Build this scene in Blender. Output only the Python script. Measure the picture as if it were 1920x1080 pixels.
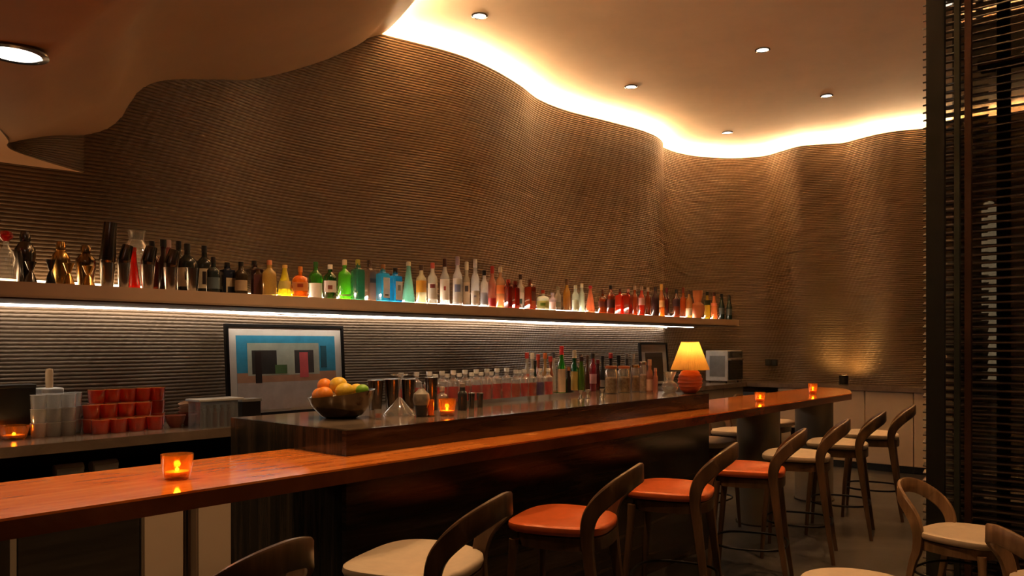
import bpy, math, random
from mathutils import Vector, geometry
random.seed(7)
R = math.radians
for o in list(bpy.data.objects): bpy.data.objects.remove(o)
sc = bpy.context.scene
C = sc.collection
# ------------------------------------------------------------------ camera, world, exposure
F = 1473.0; HZ = 645.0; H = 1.55           # focal length in pixels, horizon row, eye height
SA, CA = 0.6508, 0.7592                     # the bar runs along +X, the back wall lies towards +Y
cam = bpy.data.cameras.new('camera'); camo = bpy.data.objects.new('camera', cam); C.objects.link(camo)
camo.location = (0, 0, H); camo.rotation_euler = (R(90), 0, -math.atan2(CA, SA))
cam.sensor_width = 36; cam.lens = F/1920*36; cam.shift_y = (HZ-540)/1920; cam.clip_start = .02
sc.camera = camo
w = bpy.data.worlds.new('world'); sc.world = w; w.use_nodes = True
w.node_tree.nodes['Background'].inputs[0].default_value = (.05, .035, .025, 1)
w.node_tree.nodes['Background'].inputs[1].default_value = .12
vs = sc.view_settings
vs.view_transform = 'Standard'; vs.look = 'None'; vs.gamma = 1; vs.use_curve_mapping = False; vs.exposure = 1.3
WARM = (1, .60, .29); LEDC = (1, .84, .68); LEDU = (1, .64, .34); COVE = (1, .72, .40)
COVE_S, SHELF_UP, SHELF_BAR, SHELF_DN, SPOT_W = 160, 1.4, 24, 10, 42

# ------------------------------------------------------------------ places in the room (metres)
SLAB_Z, BLOCK_Z, CTR_Z, SHELF_Z, TOP_Z, CEIL_Z = 1.065, 1.175, 1.03, 1.861, 4.24, 4.36
def at_z(u, v, z):                          # where a sight line meets a level plane of the room
    d = F*(H-z)/(v-HZ); r = (u-960)/F*d
    return Vector((SA*r+CA*d, -CA*r+SA*d, z))
def at_y(u, Y):                             # where it meets a plane parallel to the bar; returns X and depth
    k = (u-960)/F; d = Y/(SA-CA*k)
    return d*(SA*k+CA), d

# ------------------------------------------------------------------ mesh helpers
class MB:
    def __init__(s): s.v = []; s.f = []
    def box(s, x0, x1, y0, y1, z0, z1):
        b = len(s.v)
        s.v += [(x0,y0,z0),(x1,y0,z0),(x1,y1,z0),(x0,y1,z0),(x0,y0,z1),(x1,y0,z1),(x1,y1,z1),(x0,y1,z1)]
        s.f += [tuple(b+i for i in q) for q in ((3,2,1,0),(4,5,6,7),(0,1,5,4),(1,2,6,5),(2,3,7,6),(3,0,4,7))]
        return s
    def lathe(s, prof, n=20, c=(0,0,0), sq=0, rip=None, sx=1, sy=1, rot=0):
        b = len(s.v)
        for (r, z) in prof:
            for i in range(n):
                a = 2*math.pi*(i+.5)/n; k = 1
                if sq and r > .004:
                    m = max(abs(math.cos(a)), abs(math.sin(a))); k = (1-sq)+sq/m*.97
                if rip: k *= 1+rip[0]*math.cos(a*rip[1])
                x, y = r*k*math.cos(a)*sx, r*k*math.sin(a)*sy
                if rot: x, y = x*math.cos(rot)-y*math.sin(rot), x*math.sin(rot)+y*math.cos(rot)
                s.v.append((c[0]+x, c[1]+y, c[2]+z))
        for j in range(len(prof)-1):
            for i in range(n):
                s.f.append((b+j*n+i, b+j*n+(i+1)%n, b+(j+1)*n+(i+1)%n, b+(j+1)*n+i))
        if prof[0][0] > 1e-5: s.f.append(tuple(b+i for i in range(n))[::-1])
        if prof[-1][0] > 1e-5: s.f.append(tuple(b+(len(prof)-1)*n+i for i in range(n)))
        return s
    def prism(s, poly, z0, z1):
        n = len(poly); b = len(s.v)
        s.v += [(p[0],p[1],z0) for p in poly]+[(p[0],p[1],z1) for p in poly]
        tri = geometry.tessellate_polygon([[Vector((p[0],p[1],0)) for p in poly]])
        A = sum(poly[i][0]*poly[(i+1)%n][1]-poly[(i+1)%n][0]*poly[i][1] for i in range(n))
        for t in tri:
            p, q, r = [poly[i] for i in t]
            up = (q[0]-p[0])*(r[1]-p[1])-(q[1]-p[1])*(r[0]-p[0]) > 0
            t = tuple(t) if up else tuple(t)[::-1]
            s.f.append(tuple(b+n+i for i in t)); s.f.append(tuple(b+i for i in t[::-1]))
        for i in range(n):
            q = (b+i, b+(i+1)%n, b+n+(i+1)%n, b+n+i)
            s.f.append(q if A > 0 else q[::-1])
        return s
    def tube(s, path, rad, n=10, closed=False):
        P = [Vector(p) for p in path]; m = len(P); b = len(s.v)
        for i in range(m):
            if closed: T = P[(i+1)%m]-P[i-1]
            else: T = P[min(i+1,m-1)]-P[max(i-1,0)]
            T.normalize()
            U = T.cross(Vector((0,0,1)))
            if U.length < .05: U = T.cross(Vector((0,1,0)))
            U.normalize(); V = U.cross(T)
            r = rad[i] if isinstance(rad, (list,tuple)) else rad
            for k in range(n):
                a = 2*math.pi*k/n; q = P[i]+U*r*math.cos(a)+V*r*math.sin(a); s.v.append(tuple(q))
        for i in range(m if closed else m-1):
            j = (i+1)%m
            for k in range(n): s.f.append((b+i*n+k, b+i*n+(k+1)%n, b+j*n+(k+1)%n, b+j*n+k))
        if not closed:
            s.f.append(tuple(b+k for k in range(n))[::-1]); s.f.append(tuple(b+(m-1)*n+k for k in range(n)))
        return s
    def strip(s, A, B):                     # quads between two equally long lines of points
        b = len(s.v); n = len(A); s.v += [tuple(p) for p in A]+[tuple(p) for p in B]
        for i in range(n-1): s.f.append((b+i, b+i+1, b+n+i+1, b+n+i))
        return s
    def mesh(s, name, smooth=35):
        me = bpy.data.meshes.new(name); me.from_pydata(s.v, [], s.f); me.update()
        if smooth:
            for p in me.polygons: p.use_smooth = True
            me.set_sharp_from_angle(angle=R(smooth))
        return me
def ob(name, m, mat, parent=None, loc=(0,0,0), rz=0, bev=0, smooth=35, flip=False):
    me = m.mesh(name, smooth) if isinstance(m, MB) else m
    if flip: me.flip_normals()
    if mat and not me.materials: me.materials.append(mat)
    o = bpy.data.objects.new(name, me); C.objects.link(o); o.location = loc; o.rotation_euler = (0,0,rz); o.parent = parent
    if bev:
        b = o.modifiers.new('bevel', 'BEVEL'); b.width = bev; b.segments = 2; b.limit_method = 'ANGLE'
    return o
def tag(o, label, cat, group=None):
    o['label'] = label; o['category'] = cat
    if group: o['group'] = group
    return o
def thing(name, label, cat, loc=(0,0,0), rz=0, group=None):
    o = bpy.data.objects.new(name, None); C.objects.link(o); o.empty_display_size = .05
    o.location = loc; o.rotation_euler = (0,0,rz)
    return tag(o, label, cat, group)
def struct(name, m, mat, parent=None, **k):
    o = ob(name, m, mat, parent, **k)
    if parent is None: o['kind'] = 'structure'
    return o
def lamp(name, kind, loc, energy, col, parent, **k):
    l = bpy.data.lights.new(name, kind); l.energy = energy; l.color = col
    for a, b in k.items(): setattr(l, a, b)
    o = bpy.data.objects.new(name, l); C.objects.link(o); o.location = loc; o.parent = parent
    return o

# ------------------------------------------------------------------ materials
MC = {}
def _new(name):
    m = bpy.data.materials.new(name); m.use_nodes = True
    nt = m.node_tree; nt.nodes.clear()
    out = nt.nodes.new('ShaderNodeOutputMaterial')
    return m, nt, out
def N(nt, typ, **k):
    n = nt.nodes.new('ShaderNode'+typ)
    for a, b in k.items():
        if a.startswith('i_'): n.inputs[a[2:].replace('_',' ')].default_value = b
        else: setattr(n, a, b)
    return n
def rgba(c): return (c[0], c[1], c[2], 1)
def pm(name, col, rough=.5, metal=0, var=.12, scale=8, stretch=(1,1,1), col2=None, bump=0, coat=0, spec=.5, trans=0, emit=None):
    """principled surface with procedural colour variation"""
    if name in MC: return MC[name]
    m, nt, out = _new(name); L = nt.links.new
    p = N(nt, 'BsdfPrincipled'); L(p.outputs[0], out.inputs[0])
    p.inputs['Roughness'].default_value = rough; p.inputs['Metallic'].default_value = metal
    p.inputs['Specular IOR Level'].default_value = spec
    if coat: p.inputs['Coat Weight'].default_value = coat; p.inputs['Coat Roughness'].default_value = .06
    if trans: p.inputs['Transmission Weight'].default_value = trans
    tc = N(nt, 'TexCoord'); mp = N(nt, 'Mapping'); mp.inputs['Scale'].default_value = stretch
    L(tc.outputs['Object'], mp.inputs[0])
    nz = N(nt, 'TexNoise', i_Scale=scale, i_Detail=5.0, i_Roughness=.6); L(mp.outputs[0], nz.inputs['Vector'])
    cr = N(nt, 'ValToRGB'); L(nz.outputs[0], cr.inputs[0])
    c2 = col2 or tuple(min(1, c*(1+var)) for c in col); c1 = col if col2 else tuple(c*(1-var) for c in col)
    cr.color_ramp.elements[0].position = .35; cr.color_ramp.elements[1].position = .68
    cr.color_ramp.elements[0].color = rgba(c1); cr.color_ramp.elements[1].color = rgba(c2)
    L(cr.outputs[0], p.inputs['Base Color'])
    if bump:
        b = N(nt, 'Bump', i_Strength=bump, i_Distance=.01); L(nz.outputs[0], b.inputs['Height']); L(b.outputs[0], p.inputs['Normal'])
    if emit:
        p.inputs['Emission Color'].default_value = rgba(emit[0]); p.inputs['Emission Strength'].default_value = emit[1]
    MC[name] = m; return m
def stone(name, cols, stretch, rough=.12, scale=3.0, dist=2.0, coat=0):
    """polished veined stone: bands along one direction"""
    if name in MC: return MC[name]
    m, nt, out = _new(name); L = nt.links.new
    p = N(nt, 'BsdfPrincipled', i_Roughness=rough); L(p.outputs[0], out.inputs[0])
    if coat: p.inputs['Coat Weight'].default_value = coat; p.inputs['Coat Roughness'].default_value = .04
    tc = N(nt, 'TexCoord'); mp = N(nt, 'Mapping'); mp.inputs['Scale'].default_value = stretch; L(tc.outputs['Object'], mp.inputs[0])
    n1 = N(nt, 'TexNoise', i_Scale=scale, i_Detail=8.0, i_Roughness=.65, i_Distortion=dist); L(mp.outputs[0], n1.inputs['Vector'])
    cr = N(nt, 'ValToRGB'); L(n1.outputs[0], cr.inputs[0])
    e = cr.color_ramp.elements; k = len(cols)
    e[0].position = .3; e[0].color = rgba(cols[0]); e[1].position = .75; e[1].color = rgba(cols[-1])
    for i in range(1, k-1):
        q = e.new(.3+.45*i/(k-1)); q.color = rgba(cols[i])
    L(cr.outputs[0], p.inputs['Base Color'])
    MC[name] = m; return m
def glass(col, clear=.75, name=None):
    """thin coloured glass: lets light straight through, scatters a little, glints at the rim"""
    key = name or 'glass_%.2f_%.2f_%.2f_%.2f' % (*col, clear)
    if key in MC: return MC[key]
    m, nt, out = _new(key); L = nt.links.new
    nz = N(nt, 'TexNoise', i_Scale=14.0, i_Detail=2.0)
    mixc = N(nt, 'MixRGB', blend_type='MULTIPLY'); mixc.inputs[0].default_value = .25; mixc.inputs[1].default_value = rgba(col)
    L(nz.outputs[0], mixc.inputs[2])
    tr = N(nt, 'BsdfTransparent'); L(mixc.outputs[0], tr.inputs[0])
    tl = N(nt, 'BsdfTranslucent'); L(mixc.outputs[0], tl.inputs[0])
    gl = N(nt, 'BsdfGlossy', i_Roughness=.06); gl.inputs[0].default_value = (1,1,1,1)
    df = N(nt, 'BsdfDiffuse'); L(mixc.outputs[0], df.inputs[0]); ts = N(nt, 'MixShader'); ts.inputs[0].default_value = .28; L(tl.outputs[0], ts.inputs[1]); L(df.outputs[0], ts.inputs[2])
    a = N(nt, 'MixShader'); a.inputs[0].default_value = clear; L(ts.outputs[0], a.inputs[1]); L(tr.outputs[0], a.inputs[2])
    fr = N(nt, 'LayerWeight', i_Blend=.25); ml = N(nt, 'Math', operation='MULTIPLY_ADD'); ml.inputs[1].default_value = .8; ml.inputs[2].default_value = .07
    L(fr.outputs['Facing'], ml.inputs[0])
    b = N(nt, 'MixShader'); L(ml.outputs[0], b.inputs[0]); L(a.outputs[0], b.inputs[1]); L(gl.outputs[0], b.inputs[2])
    L(b.outputs[0], out.inputs[0]); MC[key] = m; return m
def cloth_shade(name, col):
    m, nt, out = _new(name); L = nt.links.new
    nz = N(nt, 'TexNoise', i_Scale=30.0); mx = N(nt, 'MixRGB', blend_type='MULTIPLY'); mx.inputs[0].default_value = .2; mx.inputs[1].default_value = rgba(col); L(nz.outputs[0], mx.inputs[2])
    d = N(nt, 'BsdfDiffuse'); t = N(nt, 'BsdfTranslucent'); L(mx.outputs[0], d.inputs[0]); L(mx.outputs[0], t.inputs[0])
    a = N(nt, 'MixShader'); a.inputs[0].default_value = .6; L(d.outputs[0], a.inputs[1]); L(t.outputs[0], a.inputs[2]); L(a.outputs[0], out.inputs[0])
    MC[name] = m; return m
def emis(name, col, s):
    if name in MC: return MC[name]
    m, nt, out = _new(name); e = N(nt, 'Emission'); e.inputs[0].default_value = rgba(col); e.inputs[1].default_value = s
    nt.links.new(e.outputs[0], out.inputs[0]); MC[name] = m; return m
def wall_mat():
    m, nt, out = _new('ribbed_wall'); L = nt.links.new
    p = N(nt, 'BsdfPrincipled', i_Roughness=.45, i_Metallic=.1); L(p.outputs[0], out.inputs[0])
    uv = N(nt, 'UVMap'); sep = N(nt, 'SeparateXYZ'); L(uv.outputs[0], sep.inputs[0])
    nz = N(nt, 'TexNoise', i_Scale=1.7, i_Detail=6.0); L(uv.outputs[0], nz.inputs['Vector'])
    cr = N(nt, 'ValToRGB'); L(nz.outputs[0], cr.inputs[0])
    cr.color_ramp.elements[0].color = (.106,.067,.035,1); cr.color_ramp.elements[1].color = (.168,.112,.066,1)
    L(cr.outputs[0], p.inputs['Base Color'])
    bk = N(nt, 'TexWave', wave_type='BANDS', bands_direction='X', i_Scale=5.5, i_Distortion=1.2, i_Detail=1.0)
    mp = N(nt, 'Mapping'); mp.inputs['Rotation'].default_value = (0,0,R(28)); L(uv.outputs[0], mp.inputs[0]); L(mp.outputs[0], bk.inputs['Vector'])
    b = N(nt, 'Bump', i_Strength=.4, i_Distance=.006); L(bk.outputs[0], b.inputs['Height']); L(b.outputs[0], p.inputs['Normal'])
    MC['ribbed_wall'] = m; return m
WALL = wall_mat()
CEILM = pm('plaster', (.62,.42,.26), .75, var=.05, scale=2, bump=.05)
SLABM = stone('amber_stone', [(.52,.11,.016),(.70,.18,.026),(.84,.26,.045),(.92,.42,.13)], (.8,3.2,1), .10, 2.6, 1.6, coat=.12)
STONE_H = stone('dark_stone_across', [(.010,.008,.006),(.030,.018,.010),(.055,.032,.018),(.12,.08,.05)], (.5,.5,7), .20, 2.4, .6)
STONE_V = stone('dark_stone_upright', [(.012,.011,.008),(.028,.022,.014),(.06,.04,.024),(.14,.085,.05)], (.5,7,.35), .12, 2.6, .5)
STONE_T = stone('dark_stone_top', [(.09,.065,.045),(.16,.115,.08),(.22,.16,.115)], (.6,3,1), .12, 2.0, 1.0)
COUNTER = stone('brown_counter_stone', [(.09,.06,.04),(.15,.105,.072),(.20,.14,.10)], (.8,2,1), .2, 2.2, .8)
FLOORM = stone('slate_floor', [(.026,.022,.017),(.050,.043,.034),(.075,.063,.051),(.14,.12,.096)], (1,1,1), .30, 1.5, 1.6)
SHELFM = pm('bronze_shelf', (.46,.32,.21), .4, 0, .06, 3)
WOOD = pm('walnut', (.068,.033,.014), .36, 0, .3, 4, (6,6,.8), col2=(.145,.072,.032))
WOODL = pm('oak_brown', (.16,.085,.038), .36, 0, .3, 4, (6,6,.8), col2=(.29,.165,.08))
CREAM = pm('cream_leather', (.60,.46,.31), .5, 0, .05, 25, bump=.05)
ORANGE = pm('orange_leather', (.62,.115,.025), .33, 0, .08, 20, bump=.05)
BLACKM = pm('black_metal', (.012,.010,.009), .4, .6, .1)
CABM = pm('cream_lacquer', (.50,.37,.25), .45, 0, .04, 2)
TAUPE = pm('taupe_lacquer', (.24,.185,.13), .4, 0, .05, 2)
BLACKP = pm('black_panel', (.010,.009,.008), .35, 0, .1)
STEEL = pm('brushed_steel', (.62,.60,.57), .22, 1, .06, 30, (1,1,.1))
DSTEEL = pm('dark_steel', (.20,.18,.16), .2, 1, .08, 20)
GOLD = pm('gold_metal', (.80,.50,.16), .22, 1, .06, 20)
SLATM = pm('dark_slat', (.028,.017,.012), .32, 0, .2, 6, (4,1,4))
POSTM = pm('dark_post', (.009,.008,.0065), .75, 0, .15, 5, spec=.15)
REDPOST = pm('red_brown_post', (.028,.010,.005), .7, 0, .15, 5, spec=.15)
CLEAR = glass((.93,.93,.90), .82, 'clear_glass')
WINDOWG = glass((.66,.64,.60), .98, 'tinted_pane')
WHITEP = pm('white_paper', (.75,.70,.62), .7, 0, .04)
CAPB = pm('black_cap', (.012,.011,.011), .4)

# ------------------------------------------------------------------ the winding ribbed wall
WP = [(-2.6,5.25),(-1.2,5.2),(-.3,5.28),(.5,5.2),(1.1,5.27),(1.6,5.24),(2.2,5.16),(2.8,5.25),(3.4,5.40),(3.95,5.40),(4.45,5.30),(5.165,5.14),(5.7,5.15),(6.255,5.256),
      (6.75,5.40),(7.27,5.42),(7.9,5.31),(8.48,5.21),(8.9,5.20),(9.25,5.29),(9.5,5.42),(9.9,5.42),(10.29,5.30),(10.7,5.0),(10.88,4.6),(10.78,4.3),(10.66,3.99),(10.75,3.72),(10.86,3.48),
      (10.78,3.25),(10.70,3.0),(10.70,2.75),(10.80,2.45),(10.85,2.1),(10.74,1.7),(10.68,1.3),(10.80,.8),(10.85,.3),(10.72,-.3),(10.8,-1.2),(10.75,-2.4),(10.75,-4.0)]
def catmull(P, k=10):
    out = []
    for i in range(len(P)-1):
        p0, p1, p2, p3 = P[max(i-1,0)], P[i], P[i+1], P[min(i+2,len(P)-1)]
        for j in range(k):
            t = j/k
            out.append(tuple(.5*((2*p1[a])+(-p0[a]+p2[a])*t+(2*p0[a]-5*p1[a]+4*p2[a]-p3[a])*t*t+(-p0[a]+3*p1[a]-3*p2[a]+p3[a])*t**3) for a in range(len(p1))))
    out.append(tuple(P[-1])); return out
def resample(P, step):
    out = [Vector(P[0])]; acc = 0
    for i in range(len(P)-1):
        a, b = Vector(P[i]), Vector(P[i+1]); L = (b-a).length
        while acc+L >= step:
            t = (step-acc)/L; a = a.lerp(b, t); out.append(a.copy()); L = (b-a).length; acc = 0
        acc += L
    return out
WPATH = resample(catmull(WP), .05)
WN = []
for i in range(len(WPATH)):
    T = (WPATH[min(i+1,len(WPATH)-1)]-WPATH[max(i-1,0)]).normalized(); WN.append(Vector((T.y, -T.x)))
def off(i, d): return WPATH[i]+WN[i]*d      # d > 0 into the room
def wall_y(x):                              # wall line over the back counter
    for i in range(len(WPATH)-1):
        if WPATH[i].x <= x <= WPATH[i+1].x and WPATH[i].y > 4.9:
            t = (x-WPATH[i].x)/(WPATH[i+1].x-WPATH[i].x+1e-9); return WPATH[i].y*(1-t)+WPATH[i+1].y*t
    return 5.2
def wall_hit(u):                            # wall sample seen in direction u
    k = (u-960)/F; best = None
    for i, p in enumerate(WPATH):
        d = SA*p.y+0 if False else CA*p.x+SA*p.y; r = SA*p.x-CA*p.y
        if d > .5:
            e = abs(r/d-k)
            if best is None or e < best[0]: best = (e, i, d)
    return best[1], best[2]
CORNER = next(i for i, p in enumerate(WPATH) if p.x > 10.55)
def wall_mesh(i0, i1):
    rows = []; per = .0235; z = .86
    while z < TOP_Z-.012:
        for f, o_ in ((0,0),(.16,.75),(.45,1),(.8,.8)): rows.append((z+f*per, o_*.0065))
        z += per
    rows.append((TOP_Z, .006))
    v = []; f = []; uv = []; n = i1-i0
    for (z, o_) in rows:
        for i in range(i0, i1):
            p = off(i, o_); v.append((p.x, p.y, z)); uv.append((i*.05, z))
    for j in range(len(rows)-1):
        for i in range(n-1): f.append((j*n+i, j*n+i+1, (j+1)*n+i+1, (j+1)*n+i))
    b = len(v)                               # cap and back of the shell
    for (o_, z) in ((-.05,TOP_Z),(-.05,.86)):
        for i in range(i0, i1):
            p = off(i, o_); v.append((p.x, p.y, z)); uv.append((i*.05, z))
    j = len(rows)-1
    for i in range(n-1):
        f.append((j*n+i, j*n+i+1, b+i+1, b+i)); f.append((b+i, b+i+1, b+n+i+1, b+n+i)); f.append((b+n+i, b+n+i+1, i+1, i))
    me = bpy.data.meshes.new('wall'); me.from_pydata(v, [], f); me.update()
    ul = me.uv_layers.new(name='UVMap')
    li = [0]*len(me.loops); me.loops.foreach_get('vertex_index', li)
    ul.data.foreach_set('uv', [c for k in li for c in uv[k]])
    for p in me.polygons: p.use_smooth = True
    me.set_sharp_from_angle(angle=R(70))
    return me
struct('wall_back', wall_mesh(0, CORNER+1), WALL)
struct('wall_right', wall_mesh(CORNER, len(WPATH)), WALL)
# cove behind the wall top: trough, outer wall and the strip of light in it
IDX = list(range(0, len(WPATH)))
def line(d, z, idx=IDX): return [(off(i,d).x, off(i,d).y, z) for i in idx]
m = MB(); m.strip(line(-.05,4.16), line(-.30,4.16)); m.strip(line(-.30,4.16), line(-.30,CEIL_Z+.02))
struct('trim_1', m, CEILM)
CI = [i for i in IDX if (WPATH[i].x > 4.2 and WPATH[i].y > -1.5)]
m = MB(); m.strip(line(-.085,4.258,CI), line(-.115,4.258,CI)); m.strip(line(-.115,4.258,CI), line(-.115,4.247,CI)); m.strip(line(-.085,4.247,CI), line(-.085,4.258,CI)); m.strip(line(-.115,4.247,CI), line(-.085,4.247,CI))
m2 = MB(); m2.strip(line(-.07,4.246,CI), line(-.13,4.246,CI)); m2.strip(line(-.13,4.246,CI), line(-.13,4.165,CI)); m2.strip(line(-.07,4.165,CI), line(-.07,4.246,CI))
t = thing('cove_light_strip', 'warm glowing light line along the top of the winding wall', 'light strip', (WPATH[CI[0]].x, WPATH[CI[0]].y, 4.16))
def under(t, o): o.parent = t; o.location = tuple(-c for c in t.location); return o
under(t, ob('diffuser', m, emis('cove_led', COVE, COVE_S))); under(t, ob('channel', m2, STEEL))

# ------------------------------------------------------------------ floor, ceilings, far walls
m = MB().box(-3.2, 11.3, -4.2, 5.8, -.08, 0); struct('floor', m, FLOORM)
m = MB().box(-3.2, 11.4, -4.2, 6.1, CEIL_Z, CEIL_Z+.1); struct('ceiling', m, CEILM)
m = MB().box(-3.3, -3.2, -4.2, 6.1, 0, CEIL_Z); struct('wall_left', m, TAUPE)
m = MB().box(-3.3, 11.4, -4.3, -4.2, 0, CEIL_Z); struct('wall_front', m, TAUPE)
GP = [(-4,2.60),(.5,2.60),(1.35,2.615),(1.6,2.69),(1.8,2.77),(2.0,2.84),(2.14,2.90),(2.24,3.00),(2.32,3.16),(2.42,3.26),(2.58,3.34),(2.85,3.43),(3.17,3.53),(3.55,3.70),(3.94,3.91),(4.2,4.08),(4.45,4.24),(6,4.9)]
GS = catmull(GP, 8)
def gz(x):
    for a, b in zip(GS, GS[1:]):
        if a[0] <= x <= b[0]: return a[1]+(b[1]-a[1])*(x-a[0])/(b[0]-a[0]+1e-9)
    return 2.6
EDGE = catmull([(4.46,5.75),(4.45,5.32),(4.33,4.95),(4.17,4.57),(3.98,4.1),(3.9,3.6),(3.95,3.0),(4.1,2.2),(4.2,1.2),(4.1,0),(4,-2),(4,-4.2)], 6)
def sm(a, b, x): q = max(0, min(1, (x-a)/(b-a))); return q*q*(3-2*q)
def low_z(x, y, xe=4.4):                     # the hanging ceiling climbs to the right and towards the room
    q = sm(2.4, xe, x); c = .55*sm(1.25-.75*sm(4.6, 3.6, y), 2.12, x)*(1-q)
    return min(gz(min(x+(4.45-xe)*q+c*max(0, 5.25-y), 4.45)), 4.24)
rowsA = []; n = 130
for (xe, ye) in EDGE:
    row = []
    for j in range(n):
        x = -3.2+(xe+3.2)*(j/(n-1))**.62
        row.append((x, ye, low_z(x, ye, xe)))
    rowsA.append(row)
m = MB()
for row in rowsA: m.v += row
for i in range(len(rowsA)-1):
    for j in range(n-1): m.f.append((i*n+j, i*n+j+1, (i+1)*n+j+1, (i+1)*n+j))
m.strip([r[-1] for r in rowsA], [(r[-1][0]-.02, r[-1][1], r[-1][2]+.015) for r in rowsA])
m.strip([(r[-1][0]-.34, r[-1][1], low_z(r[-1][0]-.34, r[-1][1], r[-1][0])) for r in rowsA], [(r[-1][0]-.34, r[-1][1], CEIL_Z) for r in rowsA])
struct('trim_2', m, pm('shaded_plaster', (.33,.20,.105), .75, var=.05, scale=2, bump=.05), smooth=50)  # darker copy of the ceiling plaster; the shade is put into its colour
LIP = [(r[-1][0], r[-1][1]) for r in rowsA if -1.5 < r[-1][1] < 5.2]
def lipl(dx, z): return [(x-dx, y, z) for x, y in LIP]
m = MB(); m.strip(lipl(.10,4.262), lipl(.13,4.262)); m.strip(lipl(.13,4.262), lipl(.13,4.251)); m.strip(lipl(.10,4.251), lipl(.10,4.262)); m.strip(lipl(.13,4.251), lipl(.10,4.251))
t = thing('cove_light_strip', 'warm light line hidden behind the lip of the dark hanging ceiling', 'light strip', (LIP[0][0], LIP[0][1], 4.2))
under(t, ob('diffuser', m, emis('cove_led', COVE, COVE_S)))
m = MB(); m.strip(lipl(.085,4.250), lipl(.145,4.250)); m.strip(lipl(.145,4.250), lipl(.145,4.215)); m.strip(lipl(.085,4.215), lipl(.085,4.250)); under(t, ob('channel', m, STEEL))
# low lip of the ceiling and the wall piece above it at the left
ELIP = catmull([(1.97,5.18),(1.80,5.09),(1.62,4.98),(1.49,4.88),(1.43,4.78),(1.40,4.66),(1.30,4.45)], 6)
xs = [1.97-(.72)*i/(len(ELIP)-1) for i in range(len(ELIP))]
m = MB(); m.strip([(p[0],p[1],2.61) for p in ELIP], [(x, wall_y(x)+.02, 2.61) for x in xs]); struct('trim_3', m, CEILM)
m = MB()
for k in range(14):
    a, b = k/14, (k+1)/14; md = (a+b)/2
    def lv(t_, o_): return [(p[0]+.6*o_, p[1]-.8*o_, 2.61+(low_z(p[0],p[1])+.03-2.61)*t_) for p in ELIP]
    m.strip(lv(a,0), lv(md,.006)); m.strip(lv(md,.006), lv(b,0))
struct('trim_4', m, WALL)

# recessed downlights: rim, lens, lamp
def downlight(p, label, r=.055, watt=None, size=70, nrm=None):
    t = thing('recessed_downlight', label, 'downlight', p)
    m = MB().lathe([(r*1.28,0),(r*1.28,-.006),(r*1.05,-.010),(r*1.0,-.002),(r*1.0,.0)], 24); rim = ob('rim', m, DSTEEL, t)
    m = MB().lathe([(.0,-.004),(r*.98,-.004),(r*.98,-.001),(.0,-.001)], 24); lens = ob('lens', m, emis('downlight_lens', (1,.88,.74), 2.2), t)
    if nrm:
        q = Vector((0,0,-1)).rotation_difference(Vector(nrm)).to_euler(); rim.rotation_euler = q; lens.rotation_euler = q
    lamp('bulb', 'SPOT', (0,0,-.03), watt or SPOT_W, WARM, t, spot_size=R(size), spot_blend=1.0, shadow_soft_size=.04)
    return t
for (u, v, lb) in ((899,29,'recessed ceiling downlight nearest the dark hanging ceiling edge'),(1430,93,'recessed ceiling downlight high above the bar top, right of middle'),
                   (1183,162,'recessed ceiling downlight close to the middle of the winding light line'),(1550,179,'recessed ceiling downlight nearest the slatted screen'),
                   (1364,248,'farthest recessed ceiling downlight, just above the corner of the light line')):
    p = at_z(u, v, CEIL_Z-.001); downlight(p, lb, watt=24 if p.y > 4 else SPOT_W)
for k, (x, y) in enumerate(((5.5,3.08),(9.05,1.5),(7.25,1.5),(4.75,.75))):
    downlight((x, y, CEIL_Z-.001), watt=(44,44,44,95)[k], label= ('recessed ceiling downlight over the bar block, hidden by the hanging ceiling','recessed ceiling downlight near the cream cupboards, above the picture','recessed ceiling downlight above the last stools, out of the picture','recessed ceiling downlight above the orange stools, out of the picture')[k])
sx = (gz(1.05)-gz(.9))/.15
downlight((.985, 3.21, low_z(.985,3.21)-.004), 'large bright recessed downlight in the dark hanging ceiling at far left', .085, 20, 120)
downlight((2.0, 1.2, low_z(2.0,1.2)-.02), 'recessed downlight in the hanging ceiling above the nearest stools', .06, 30, 110)
downlight((2.6, 2.6, low_z(2.6,2.6)-.02), 'recessed downlight in the hanging ceiling above the fruit bowl', .06, 62, 110)
downlight((3.0, 3.5, low_z(3.0,3.5)-.03), 'added unseen downlight in the hanging ceiling above the aisle behind the bar', .06, 45, 115)  # lamp added out of view to light the picture and back counter

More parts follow.
